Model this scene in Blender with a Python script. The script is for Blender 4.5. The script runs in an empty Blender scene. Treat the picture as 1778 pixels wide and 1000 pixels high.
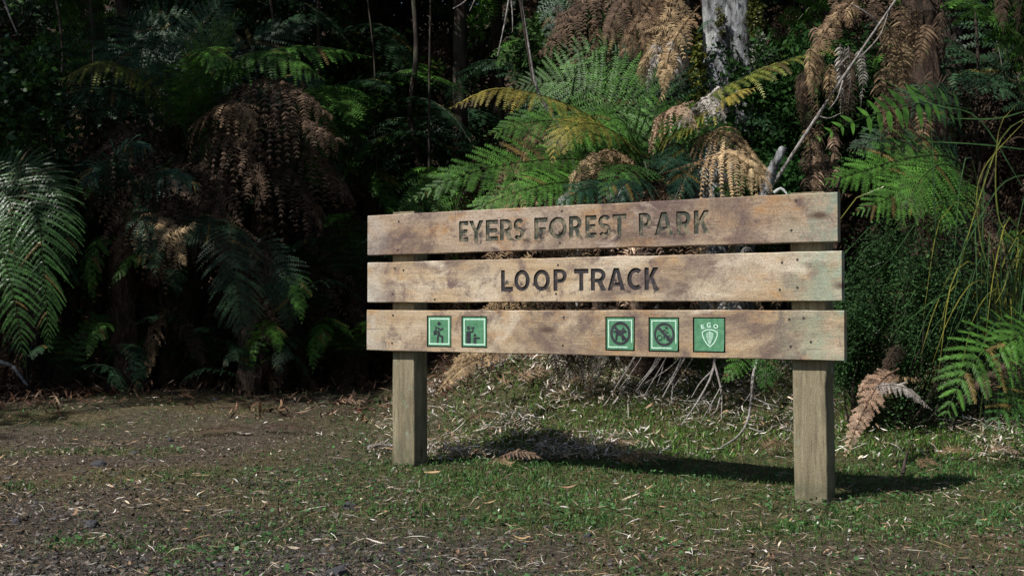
import bpy, math, random
import numpy as np
from mathutils import Vector, Matrix, noise as mnoise

random.seed(7)
rng = np.random.default_rng(7)
R = math.radians
sc = bpy.context.scene

# ------------------------------------------------------------------ camera, sky, sun
FOC = 2200.0
CAMZ = 0.78
cam = bpy.data.cameras.new("camera")
cam.sensor_width = 36
cam.lens = FOC / 1778 * 36
cam.clip_start = 0.05
cam.clip_end = 500
cam.dof.use_dof = False
camo = bpy.data.objects.new("camera", cam)
sc.collection.objects.link(camo)
camo.location = (0, 0, CAMZ)
camo.rotation_euler = (R(90) + math.atan(35 / FOC), 0, 0)
sc.camera = camo

SUN = Vector((-0.66, -0.52, 1.0)).normalized()          # towards the sun
world = bpy.data.worlds.new("World")
sc.world = world
world.use_nodes = True
wn = world.node_tree.nodes
sky = wn.new('ShaderNodeTexSky')
sky.sky_type = 'NISHITA'
sky.sun_disc = False
sky.sun_elevation = math.asin(SUN.z)
sky.sun_rotation = math.atan2(SUN.x, SUN.y)
bg = wn['Background']
world.node_tree.links.new(sky.outputs['Color'], bg.inputs['Color'])
bg.inputs['Strength'].default_value = 0.075
sl = bpy.data.lights.new("sun", 'SUN')
sl.energy = 5.0
sl.angle = R(0.53)
sl.color = (1.0, 0.965, 0.91)
so = bpy.data.objects.new("sun", sl)
sc.collection.objects.link(so)
so.rotation_euler = SUN.to_track_quat('Z', 'Y').to_euler()
sc.view_settings.view_transform = 'Standard'
sc.view_settings.look = 'None'
sc.view_settings.exposure = 0.24
sc.view_settings.gamma = 1
sc.view_settings.use_curve_mapping = False
sc.render.engine = 'CYCLES'
sc.cycles.max_bounces = 6
sc.cycles.diffuse_bounces = 3
sc.cycles.glossy_bounces = 2
sc.cycles.transmission_bounces = 2
sc.cycles.use_denoising = True

# ------------------------------------------------------------------ helpers
COL = sc.collection
def P(px, py, d):
    return np.array([(px - 889) / FOC * d, d, CAMZ - (py - 535) / FOC * d])

def sstep(a, b, x):
    t = np.clip((x - a) / (b - a), 0, 1)
    return t * t * (3 - 2 * t)

def vnoise(x, y, s, seed=0):
    """cheap smooth value noise, vectorised"""
    x = np.asarray(x, float) * s + 37.1 * seed
    y = np.asarray(y, float) * s + 91.7 * seed
    xi = np.floor(x).astype(np.int64); yi = np.floor(y).astype(np.int64)
    fx = x - xi; fy = y - yi
    fx = fx * fx * (3 - 2 * fx); fy = fy * fy * (3 - 2 * fy)
    def h(a, b):
        n = (a * 374761393 + b * 668265263 + seed * 1442695) & 0xffffffff
        n = ((n ^ (n >> 13)) * 1274126177) & 0xffffffff
        return ((n ^ (n >> 16)) & 0xffff) / 65535.0
    return (h(xi, yi) * (1 - fx) + h(xi + 1, yi) * fx) * (1 - fy) + (h(xi, yi + 1) * (1 - fx) + h(xi + 1, yi + 1) * fx) * fy

def G(x, y):
    x = np.asarray(x, float); y = np.asarray(y, float)
    h = 0.20 * sstep(5.5, 11.5, y) * sstep(1.0, -1.5, x)
    h = h + sstep(-1.1, 0.35, x) * (0.50 * sstep(6.35, 8.4, y) + 0.45 * sstep(8.2, 11, y))
    h = h + 0.55 * sstep(10.2, 15, y) + 11.0 * sstep(15, 48, y)
    h = h + 5.0 * sstep(6, 22, np.abs(x)) * sstep(2, 14, y)
    h = h + 0.022 * (vnoise(x, y, 1.6, 3) - .5) + 0.010 * (vnoise(x, y, 6, 4) - .5)
    h = h + 0.05 * (vnoise(x, y, 2.3, 5) - .5) * sstep(6.3, 7.5, y)
    return h

def g1(x, y):
    return float(G(x, y))

def GRASS(x, y):
    """0 bare dark soil and gravel, 1 green turf"""
    m = sstep(-2.0, 0.2, x + 0.18 * (y - 5) * 0 + 0.5 * (vnoise(x, y, 0.9, 11) - .5)) 
    m = m * (0.30 + 0.70 * sstep(4.2, 5.3, y + 1.2 * (vnoise(x, y, 1.3, 12) - .5)))
    strip = sstep(6.6, 8.0, y) * sstep(10.6, 9.0, y) * 0.35
    m = np.maximum(m, strip * sstep(.35, .65, vnoise(x, y, .8, 13)))
    pt = sstep(.62, .8, vnoise(x, y, 2.4, 14)) * .7
    m = np.maximum(m, pt * .8)
    return np.clip(m * (.55 + .9 * vnoise(x, y, 3.1, 15)), 0, 1)

def mesh(name, parts, mats, smooth=False, midx=None):
    """parts: list of (verts Nx3, faces MxK, colours Nx3 or a triple)"""
    vs, cs, lv, ls, lt = [], [], [], [], []
    off = 0; lo = 0
    for p in parts:
        v, f = np.asarray(p[0], float), np.asarray(p[1], np.int64)
        if len(f) == 0: continue
        c = p[2] if len(p) > 2 else (1, 1, 1)
        c = np.asarray(c, float)
        if c.ndim == 1: c = np.tile(c, (len(v), 1))
        vs.append(v); cs.append(c)
        k = f.shape[1]
        lv.append((f + off).ravel())
        ls.append(lo + np.arange(len(f)) * k)
        lt.append(np.full(len(f), k))
        lo += f.size; off += len(v)
    V = np.concatenate(vs); C = np.concatenate(cs); LV = np.concatenate(lv); LS = np.concatenate(ls); LT = np.concatenate(lt)
    m = bpy.data.meshes.new(name)
    m.vertices.add(len(V)); m.vertices.foreach_set('co', V.astype(np.float32).ravel())
    m.loops.add(len(LV)); m.loops.foreach_set('vertex_index', LV.astype(np.int32))
    m.polygons.add(len(LS)); m.polygons.foreach_set('loop_start', LS.astype(np.int32)); m.polygons.foreach_set('loop_total', LT.astype(np.int32))
    m.update(calc_edges=True)
    at = m.color_attributes.new('Col', 'FLOAT_COLOR', 'POINT')
    at.data.foreach_set('color', np.hstack([C, np.ones((len(C), 1))]).astype(np.float32).ravel())
    if not isinstance(mats, (list, tuple)): mats = [mats]
    for a in mats: m.materials.append(a)
    m.polygons.foreach_set('use_smooth', np.full(len(LS), smooth))
    return m

def link(name, data, parent=None, loc=(0, 0, 0)):
    o = bpy.data.objects.new(name, data)
    COL.objects.link(o)
    o.location = loc
    if parent: o.parent = parent
    return o

def tag(o, label=None, cat=None, group=None, kind=None):
    if label: o['label'] = label
    if cat: o['category'] = cat
    if group: o['group'] = group
    if kind: o['kind'] = kind
    return o

def thing(name, loc, label, cat, group=None, rz=0):
    o = link(name, None, None, loc)
    o.rotation_euler = (0, 0, rz)
    return tag(o, label, cat, group)

def shift(parts, o):
    o = np.asarray(o, float)
    return [(np.asarray(p[0]) - o,) + tuple(p[1:]) for p in parts]

def part(name, parts, mat, root, smooth=False, label=None):
    """world-space geometry -> child of root (an unrotated empty)"""
    o = link(name, mesh(name, shift(parts, root.location), mat, smooth), root)
    if label: o['label'] = label
    return o

def single(name, parts, mat, loc, label, cat, group=None, smooth=False, kind=None):
    o = link(name, mesh(name, shift(parts, loc), mat, smooth), None, tuple(float(q) for q in loc))
    return tag(o, label, cat, group, kind)

def crom(pts, n):
    """Catmull-Rom through pts, n samples"""
    p = np.asarray(pts, float)
    if len(p) == 2:
        t = np.linspace(0, 1, n)[:, None]
        return p[0] * (1 - t) + p[1] * t
    q = np.vstack([2 * p[0] - p[1], p, 2 * p[-1] - p[-2]])
    seg = np.linalg.norm(np.diff(p, axis=0), axis=1)
    cum = np.concatenate([[0], np.cumsum(seg)]) / seg.sum()
    u = np.linspace(0, 1, n)
    i = np.clip(np.searchsorted(cum, u, side='right') - 1, 0, len(p) - 2)
    t = ((u - cum[i]) / (cum[i + 1] - cum[i]))[:, None]
    a, b, c, d = q[i], q[i + 1], q[i + 2], q[i + 3]
    return 0.5 * ((2 * b) + (c - a) * t + (2 * a - 5 * b + 4 * c - d) * t ** 2 + (3 * b - a - 3 * c + d) * t ** 3)

def nrm(v):
    return v / np.maximum(np.linalg.norm(v, axis=-1, keepdims=True), 1e-9)

def tube(pts, rad, sides=6, col=(1, 1, 1), jit=0.0, cap=True):
    p = np.asarray(pts, float); n = len(p)
    r = np.broadcast_to(np.asarray(rad, float), (n,)) if np.ndim(rad) else np.full(n, rad)
    T = nrm(np.gradient(p, axis=0))
    ref = np.array([0.31, 0.9, 0.3])
    B = nrm(np.cross(T, ref)); N = np.cross(B, T)
    a = np.arange(sides) * 2 * np.pi / sides
    rr = r[:, None] * (1 + jit * (rng.random((n, sides)) - .5) * 2)
    V = p[:, None] + rr[..., None] * (np.cos(a)[None, :, None] * B[:, None] + np.sin(a)[None, :, None] * N[:, None])
    V = V.reshape(-1, 3)
    i = np.arange(n - 1)[:, None] * sides; j = np.arange(sides)[None]
    k = (j + 1) % sides
    F = np.stack([i + j, i + k, i + sides + k, i + sides + j], -1).reshape(-1, 4)
    out = [(V, F, col)]
    if cap and r[0] > .006:
        for e, s in ((0, 1), (n - 1, -1)):
            ring = V[e * sides:(e + 1) * sides]
            cv = np.vstack([ring, p[e]])
            f = np.stack([np.arange(sides), (np.arange(sides) + 1) % sides, np.full(sides, sides)], -1)
            out.append((cv, f, col if np.ndim(col) == 1 else np.asarray(col)[0]))
    return out

# ------------------------------------------------------------------ materials
def newmat(name):
    m = bpy.data.materials.new(name); m.use_nodes = True
    nt = m.node_tree
    return m, nt.nodes, nt.links, nt.nodes['Principled BSDF']

def leaf_mat(name, rough=.45, spec=.5, trans=.25, bump=0.0, var=.5):
    m, n, l, b = newmat(name)
    at = n.new('ShaderNodeAttribute'); at.attribute_name = 'Col'
    tc = n.new('ShaderNodeTexCoord')
    nz = n.new('ShaderNodeTexNoise'); nz.inputs['Scale'].default_value = 22; nz.inputs['Detail'].default_value = 3
    l.new(tc.outputs['Object'], nz.inputs['Vector'])
    mr = n.new('ShaderNodeMapRange'); mr.inputs['From Min'].default_value = .3; mr.inputs['From Max'].default_value = .7
    mr.inputs['To Min'].default_value = 1 - var; mr.inputs['To Max'].default_value = 1 + var
    l.new(nz.outputs['Fac'], mr.inputs['Value'])
    mx = n.new('ShaderNodeVectorMath'); mx.operation = 'SCALE'
    l.new(at.outputs['Color'], mx.inputs[0]); l.new(mr.outputs['Result'], mx.inputs['Scale'])
    l.new(mx.outputs['Vector'], b.inputs['Base Color'])
    b.inputs['Roughness'].default_value = rough
    b.inputs['Specular IOR Level'].default_value = spec
    if trans > 0:
        tr = n.new('ShaderNodeBsdfTranslucent'); l.new(mx.outputs['Vector'], tr.inputs['Color'])
        ms = n.new('ShaderNodeMixShader'); ms.inputs[0].default_value = trans
        l.new(b.outputs[0], ms.inputs[1]); l.new(tr.outputs[0], ms.inputs[2])
        l.new(ms.outputs[0], n['Material Output'].inputs['Surface'])
    return m

M_LEAF = leaf_mat('fern_leaf', .52, .30, .28)
M_MATTE = leaf_mat('small_matte_leaf', .75, .12, .25)
M_GLOSS = leaf_mat('glossy_leaf', .36, .27, .2)
M_DEAD = leaf_mat('dead_frond', .8, .2, .18)
M_GRASS = leaf_mat('grass_blade', .5, .35, .25)
M_LITTER = leaf_mat('dry_litter', .8, .2, .05)
M_BLADE = leaf_mat('long_blade', .35, .6, .2)

def bark_mat(name, c1, c2, c3, sc_=6.0, stretch=.25, bump=.6, rough=.9):
    m, n, l, b = newmat(name)
    tc = n.new('ShaderNodeTexCoord'); mp = n.new('ShaderNodeMapping'); mp.inputs['Scale'].default_value = (1, 1, stretch)
    l.new(tc.outputs['Object'], mp.inputs['Vector'])
    nz = n.new('ShaderNodeTexNoise'); nz.inputs['Scale'].default_value = sc_ * 4; nz.inputs['Detail'].default_value = 6; nz.inputs['Roughness'].default_value = .65
    l.new(mp.outputs[0], nz.inputs['Vector'])
    n2 = n.new('ShaderNodeTexNoise'); n2.inputs['Scale'].default_value = sc_; n2.inputs['Detail'].default_value = 4
    l.new(tc.outputs['Object'], n2.inputs['Vector'])
    cr = n.new('ShaderNodeValToRGB'); cr.color_ramp.elements[0].position = .35; cr.color_ramp.elements[0].color = (*c1, 1)
    cr.color_ramp.elements[1].position = .65; cr.color_ramp.elements[1].color = (*c2, 1)
    l.new(nz.outputs['Fac'], cr.inputs['Fac'])
    c2r = n.new('ShaderNodeValToRGB'); c2r.color_ramp.elements[0].position = .52; c2r.color_ramp.elements[1].position = .62
    l.new(n2.outputs['Fac'], c2r.inputs['Fac'])
    mx = n.new('ShaderNodeMix'); mx.data_type = 'RGBA'; l.new(c2r.outputs['Color'], mx.inputs[0]); l.new(cr.outputs['Color'], mx.inputs[6]); mx.inputs[7].default_value = (*c3, 1)
    l.new(mx.outputs[2], b.inputs['Base Color'])
    bp = n.new('ShaderNodeBump'); bp.inputs['Strength'].default_value = bump; bp.inputs['Distance'].default_value = .03
    l.new(nz.outputs['Fac'], bp.inputs['Height']); l.new(bp.outputs[0], b.inputs['Normal'])
    b.inputs['Roughness'].default_value = rough
    b.inputs['Specular IOR Level'].default_value = .2
    return m

M_BARK = bark_mat('dark_bark', (.018, .013, .010), (.07, .055, .045), (.05, .05, .035))
M_GREYBARK = bark_mat('grey_lichened_bark', (.03, .027, .026), (.36, .37, .39), (.42, .43, .42), 5, .4, 1.0)
M_RED = bark_mat('fibrous_fern_trunk', (.014, .010, .008), (.085, .055, .040), (.04, .030, .022), 10, .2, 1.0)
M_TWIG = bark_mat('bleached_twig', (.09, .08, .075), (.40, .37, .35), (.20, .18, .16), 18, .5, .4)

def ground_mat():
    m, n, l, b = newmat('forest_ground')
    at = n.new('ShaderNodeAttribute'); at.attribute_name = 'Col'
    tc = n.new('ShaderNodeTexCoord')
    nz = n.new('ShaderNodeTexNoise'); nz.inputs['Scale'].default_value = 28; nz.inputs['Detail'].default_value = 8; nz.inputs['Roughness'].default_value = .7
    l.new(tc.outputs['Object'], nz.inputs['Vector'])
    n2 = n.new('ShaderNodeTexNoise'); n2.inputs['Scale'].default_value = 120; n2.inputs['Detail'].default_value = 4
    l.new(tc.outputs['Object'], n2.inputs['Vector'])
    mr = n.new('ShaderNodeMapRange'); mr.inputs['From Min'].default_value = .32; mr.inputs['From Max'].default_value = .68; mr.inputs['To Min'].default_value = .35; mr.inputs['To Max'].default_value = 1.75
    l.new(nz.outputs['Fac'], mr.inputs['Value'])
    mx = n.new('ShaderNodeVectorMath'); mx.operation = 'SCALE'
    l.new(at.outputs['Color'], mx.inputs[0]); l.new(mr.outputs['Result'], mx.inputs['Scale'])
    m2 = n.new('ShaderNodeMix'); m2.data_type = 'RGBA'; m2.blend_type = 'MULTIPLY'; m2.inputs[0].default_value = .7
    l.new(mx.outputs[0], m2.inputs[6])
    cr = n.new('ShaderNodeValToRGB'); cr.color_ramp.elements[0].position = .35; cr.color_ramp.elements[0].color = (.35, .3, .28, 1); cr.color_ramp.elements[1].position = .62; cr.color_ramp.elements[1].color = (1.3, 1.3, 1.3, 1)
    l.new(n2.outputs['Fac'], cr.inputs['Fac']); l.new(cr.outputs['Color'], m2.inputs[7])
    l.new(m2.outputs[2], b.inputs['Base Color'])
    ad = n.new('ShaderNodeMath'); ad.operation = 'ADD'; l.new(nz.outputs['Fac'], ad.inputs[0]); l.new(n2.outputs['Fac'], ad.inputs[1])
    bp = n.new('ShaderNodeBump'); bp.inputs['Strength'].default_value = .9; bp.inputs['Distance'].default_value = .025
    l.new(ad.outputs[0], bp.inputs['Height']); l.new(bp.outputs[0], b.inputs['Normal'])
    b.inputs['Roughness'].default_value = .95; b.inputs['Specular IOR Level'].default_value = .15
    return m
M_GROUND = ground_mat()

def stone_mat():
    m, n, l, b = newmat('dark_basalt')
    at = n.new('ShaderNodeAttribute'); at.attribute_name = 'Col'
    tc = n.new('ShaderNodeTexCoord')
    nz = n.new('ShaderNodeTexNoise'); nz.inputs['Scale'].default_value = 60; nz.inputs['Detail'].default_value = 5
    l.new(tc.outputs['Object'], nz.inputs['Vector'])
    mr = n.new('ShaderNodeMapRange'); mr.inputs['To Min'].default_value = .4; mr.inputs['To Max'].default_value = 1.6
    l.new(nz.outputs['Fac'], mr.inputs['Value'])
    mx = n.new('ShaderNodeVectorMath'); mx.operation = 'SCALE'
    l.new(at.outputs['Color'], mx.inputs[0]); l.new(mr.outputs['Result'], mx.inputs['Scale'])
    l.new(mx.outputs[0], b.inputs['Base Color'])
    bp = n.new('ShaderNodeBump'); bp.inputs['Strength'].default_value = .5; bp.inputs['Distance'].default_value = .01
    l.new(nz.outputs['Fac'], bp.inputs['Height']); l.new(bp.outputs[0], b.inputs['Normal'])
    b.inputs['Roughness'].default_value = .75
    return m
M_STONE = stone_mat()

def wood_mat(name, post=False, seed=0.0, bleed=None, tone=None):
    m, n, l, b = newmat(name)
    def math_(op, a=None, c=None, v=None):
        q = n.new('ShaderNodeMath'); q.operation = op
        if a is not None: l.new(a, q.inputs[0])
        if c is not None: l.new(c, q.inputs[1])
        if v is not None: q.inputs[1].default_value = v
        return q.outputs[0]
    def noise_(vec, scale, detail=5, rough=.6, dist=0.0):
        q = n.new('ShaderNodeTexNoise'); q.inputs['Scale'].default_value = scale; q.inputs['Detail'].default_value = detail
        q.inputs['Roughness'].default_value = rough; q.inputs['Distortion'].default_value = dist
        l.new(vec, q.inputs['Vector']); return q.outputs['Fac']
    def ramp_(fac, p0, p1, c0=(0, 0, 0), c1=(1, 1, 1)):
        q = n.new('ShaderNodeValToRGB'); q.color_ramp.elements[0].position = p0; q.color_ramp.elements[1].position = p1
        q.color_ramp.elements[0].color = (*c0, 1); q.color_ramp.elements[1].color = (*c1, 1)
        l.new(fac, q.inputs['Fac']); return q.outputs['Color']
    def mix_(fac, a, c, blend='MIX', f=None):
        q = n.new('ShaderNodeMix'); q.data_type = 'RGBA'; q.blend_type = blend
        if fac is not None: l.new(fac, q.inputs[0])
        if f is not None: q.inputs[0].default_value = f
        if isinstance(a, tuple): q.inputs[6].default_value = (*a, 1)
        else: l.new(a, q.inputs[6])
        if isinstance(c, tuple): q.inputs[7].default_value = (*c, 1)
        else: l.new(c, q.inputs[7])
        return q.outputs[2]
    tc = n.new('ShaderNodeTexCoord')
    mo = n.new('ShaderNodeMapping'); mo.inputs['Location'].default_value = (seed * 3.7, seed * 1.3, seed * 7.1)
    l.new(tc.outputs['Object'], mo.inputs['Vector'])
    base = mo.outputs[0]
    mg = n.new('ShaderNodeMapping'); mg.inputs['Scale'].default_value = (1, 1, .06) if post else (.07, 1, 1)
    l.new(base, mg.inputs['Vector']); gv = mg.outputs[0]
    ms = n.new('ShaderNodeMapping'); ms.inputs['Scale'].default_value = (1, 1, .35) if post else (.42, 1, 1)
    l.new(base, ms.inputs['Vector']); sv = ms.outputs[0]
    grain = noise_(gv, 130, 4, .7)
    grain2 = noise_(gv, 38, 5, .6, .6)
    blot = noise_(sv, 6.5, 6, .62, .3)
    blot2 = noise_(base, 14, 5, .7)
    fine = noise_(base, 160, 3, .7)
    if post:
        c = mix_(ramp_(grain2, .3, .7), (.17, .14, .088), (.32, .28, .185))
        c = mix_(ramp_(blot, .5, .62), c, (.15, .13, .085))
        c = mix_(ramp_(blot2, .56, .7), c, (.25, .28, .20))
        c = mix_(ramp_(grain, .58, .74), c, (.09, .072, .05))
        c = mix_(ramp_(noise_(gv, 60, 3, .6), .54, .68), c, (.15, .12, .08))
        sz = n.new('ShaderNodeSeparateXYZ'); l.new(tc.outputs['Object'], sz.inputs[0])
        e3 = n.new('ShaderNodeMapRange'); e3.inputs['From Min'].default_value = .16; e3.inputs['From Max'].default_value = 0.0; l.new(sz.outputs['Z'], e3.inputs['Value'])
        c = mix_(math_('MULTIPLY', e3.outputs[0], ramp_(blot2, .35, .6)), c, (.09, .085, .05))
    else:
        c = mix_(ramp_(grain2, .28, .72), (.30, .205, .118), (.52, .395, .255))
        c = mix_(ramp_(blot, .36, .60), (.52, .43, .32), c)
        c = mix_(ramp_(noise_(sv, 8.5, 6, .7, .5), .53, .66), c, (.45, .27, .13))
        c = mix_(ramp_(noise_(sv, 3.2, 7, .70, .9), .46, .62), c, (.185, .135, .108))
        c = mix_(ramp_(noise_(base, 9, 6, .72, .4), .50, .66), c, (.17, .122, .108))
        c = mix_(ramp_(noise_(sv, 2.6, 6, .65, 1.4), .57, .66), c, (.60, .51, .40))
        c = mix_(ramp_(noise_(base, 30, 6, .75), .60, .74), c, (.15, .11, .09))
        # weathered, faintly green right-hand end
        sx = n.new('ShaderNodeSeparateXYZ'); l.new(tc.outputs['Object'], sx.inputs[0])
        e = n.new('ShaderNodeMapRange'); e.inputs['From Min'].default_value = 2.12; e.inputs['From Max'].default_value = 2.42
        l.new(sx.outputs['X'], e.inputs['Value'])
        g = math_('MULTIPLY', e.outputs[0], ramp_(noise_(base, 7, 6, .7), .40, .56))
        c = mix_(g, c, (.30, .36, .265))
        e2 = n.new('ShaderNodeMapRange'); e2.inputs['From Min'].default_value = .16; e2.inputs['From Max'].default_value = 0
        l.new(sx.outputs['X'], e2.inputs['Value'])
        g2 = math_('MULTIPLY', e2.outputs[0], ramp_(blot2, .35, .6))
        c = mix_(g2, c, (.50, .46, .39))
        if bleed:
            sp_ = n.new('ShaderNodeSeparateXYZ'); l.new(tc.outputs['Object'], sp_.inputs[0])
            def band_(sock, lo, hi, soft):
                a1 = n.new('ShaderNodeMapRange'); a1.inputs['From Min'].default_value = lo - soft; a1.inputs['From Max'].default_value = lo; l.new(sock, a1.inputs['Value'])
                a2 = n.new('ShaderNodeMapRange'); a2.inputs['From Min'].default_value = hi + soft; a2.inputs['From Max'].default_value = hi; l.new(sock, a2.inputs['Value'])
                return math_('MULTIPLY', a1.outputs[0], a2.outputs[0])
            m_ = math_('MULTIPLY', band_(sp_.outputs['X'], bleed[0], bleed[1], .03), band_(sp_.outputs['Z'], bleed[2], bleed[3], .02))
            m_ = math_('MULTIPLY', m_, ramp_(noise_(base, 24, 5, .6, .6), .53, .66))
            c = mix_(m_, c, (.045, .038, .040))
        c = mix_(ramp_(grain, .60, .80), c, (.16, .11, .08))
    fm = n.new('ShaderNodeMapRange'); fm.inputs['From Min'].default_value = .3; fm.inputs['From Max'].default_value = .7
    fm.inputs['To Min'].default_value = .66; fm.inputs['To Max'].default_value = 1.22
    l.new(fine, fm.inputs['Value'])
    if tone:
        c = mix_(None, c, tone, 'MULTIPLY', 1.0)
    vs = n.new('ShaderNodeVectorMath'); vs.operation = 'SCALE'; l.new(c, vs.inputs[0]); l.new(fm.outputs[0], vs.inputs['Scale'])
    # knots
    vo = n.new('ShaderNodeTexVoronoi'); vo.inputs['Scale'].default_value = 1.0
    mk = n.new('ShaderNodeMapping'); mk.inputs['Scale'].default_value = (9, 9, 3.2) if post else (2.6, 6, 6)
    l.new(base, mk.inputs['Vector']); l.new(mk.outputs[0], vo.inputs['Vector'])
    kd = math_('ADD', vo.outputs['Distance'], math_('MULTIPLY', blot2, None, .10))
    kn = ramp_(kd, .10, .19, (1, 1, 1), (0, 0, 0))
    vs2 = mix_(kn, vs.outputs[0], (.10, .065, .05))
    l.new(vs2, b.inputs['Base Color'])
    b.inputs['Roughness'].default_value = .88; b.inputs['Specular IOR Level'].default_value = .25
    h = math_('ADD', math_('MULTIPLY', grain, None, .8), math_('MULTIPLY', fine, None, .5))
    bp = n.new('ShaderNodeBump'); bp.inputs['Strength'].default_value = .55; bp.inputs['Distance'].default_value = .004
    l.new(h, bp.inputs['Height']); l.new(bp.outputs[0], b.inputs['Normal'])
    return m

def paint_mat(name, c, c2=None, p0=.45, p1=.6, scale=30, rough=.6):
    m, n, l, b = newmat(name)
    tc = n.new('ShaderNodeTexCoord')
    nz = n.new('ShaderNodeTexNoise'); nz.inputs['Scale'].default_value = scale; nz.inputs['Detail'].default_value = 6; nz.inputs['Roughness'].default_value = .65
    l.new(tc.outputs['Object'], nz.inputs['Vector'])
    cr = n.new('ShaderNodeValToRGB'); cr.color_ramp.elements[0].position = p0; cr.color_ramp.elements[1].position = p1
    cr.color_ramp.elements[0].color = (*c, 1); cr.color_ramp.elements[1].color = (*(c2 or c), 1)
    l.new(nz.outputs['Fac'], cr.inputs['Fac']); l.new(cr.outputs['Color'], b.inputs['Base Color'])
    b.inputs['Roughness'].default_value = rough
    bp = n.new('ShaderNodeBump'); bp.inputs['Strength'].default_value = .3; bp.inputs['Distance'].default_value = .002
    l.new(nz.outputs['Fac'], bp.inputs['Height']); l.new(bp.outputs[0], b.inputs['Normal'])
    return m
M_LET1 = paint_mat('faded_green_paint', (.030, .036, .024), (.21, .17, .11), .46, .62, 30)
M_LET2 = paint_mat('dark_brown_paint', (.018, .014, .017), (.09, .065, .05), .53, .72, 38)
M_REC = paint_mat('near_black_recess', (.015, .013, .012), (.03, .025, .02))  # near-black colour for the plaque recess and crack faces
M_PLQ = paint_mat('green_plaque', (.048, .165, .080), (.105, .28, .155), .36, .66, 45, .5)
M_MINT = paint_mat('mint_white_paint', (.50, .74, .60), (.16, .34, .22), .50, .72, 110)
M_SYM = paint_mat('black_symbol_paint', (.014, .014, .022), (.03, .035, .04))
M_NAIL = paint_mat('dark_bolt', (.02, .017, .015), (.06, .04, .03))

# ------------------------------------------------------------------ ground
def axis(segs):
    out = []
    for a, b, s in segs:
        out += list(np.arange(a, b - 1e-9, s))
    out.append(segs[-1][1]); return np.array(out)
xs = axis([(-60, -10, 2.0), (-10, -4.5, .4), (-4.5, 4.0, .045), (4.0, 10, .4), (10, 60, 2.0)])
ys = axis([(-40, 0, 2.5), (0, 3.2, .4), (3.2, 11.0, .045), (11.0, 20, .3), (20, 70, 2.0)])
X, Y = np.meshgrid(xs, ys)
Z = G(X, Y)
near = (np.abs(X) < 5) & (Y > 3) & (Y < 11.2)
Z = Z + near * 0.008 * (rng.random(Z.shape) - .5)
gm = GRASS(X, Y)[..., None]
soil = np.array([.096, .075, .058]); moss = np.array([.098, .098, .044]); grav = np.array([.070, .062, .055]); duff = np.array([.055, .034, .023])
gv_ = (sstep(4.9, 3.9, Y + 1.2 * (vnoise(X, Y, 1.1, 21) - .5)) * sstep(.9, -.6, X + .6 * (vnoise(X, Y, 2.1, 24) - .5)))[..., None] * (1 - .75 * gm)
rust = (sstep(.42, .65, vnoise(X, Y, 1.8, 22)) * .75)[..., None]
c = soil * (1 - gm) + moss * gm
c = c * (1 - rust) + (c * .4 + np.array([.080, .062, .028])) * rust
c = c * (1 - gv_) + grav * gv_
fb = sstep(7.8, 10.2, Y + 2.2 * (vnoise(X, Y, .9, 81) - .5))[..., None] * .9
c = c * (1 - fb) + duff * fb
nx, ny = len(xs), len(ys)
i = np.arange(ny - 1)[:, None] * nx; j = np.arange(nx - 1)[None]
F = np.stack([i + j, i + j + 1, i + nx + j + 1, i + nx + j], -1).reshape(-1, 4)
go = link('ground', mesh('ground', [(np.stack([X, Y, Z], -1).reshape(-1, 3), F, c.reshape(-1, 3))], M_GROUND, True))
tag(go, kind='structure')

# ------------------------------------------------------------------ the sign
SA = R(32.8)
SO = (-252 / FOC * 6.33, 6.33)
SGZ = 0.0
sign = link('park_sign', None, None, (SO[0], SO[1], 0))
sign.rotation_euler = (0, 0, -SA)
tag(sign, 'weathered wooden park sign of three planks on two square posts', 'sign')

def glyph(ch, extrude, offset=0.0):
    cu = bpy.data.curves.new('glyph', 'FONT'); cu.body = ch; cu.size = 1; cu.resolution_u = 4
    cu.offset = offset; cu.extrude = extrude
    o = bpy.data.objects.new('glyph', cu); COL.objects.link(o)
    dg = bpy.context.evaluated_depsgraph_get()
    me = bpy.data.meshes.new_from_object(o.evaluated_get(dg))
    bpy.data.objects.remove(o); bpy.data.curves.remove(cu)
    n = len(me.vertices); v = np.empty(n * 3, np.float32); me.vertices.foreach_get('co', v); v = v.reshape(-1, 3).astype(float)
    return me, v

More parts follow.
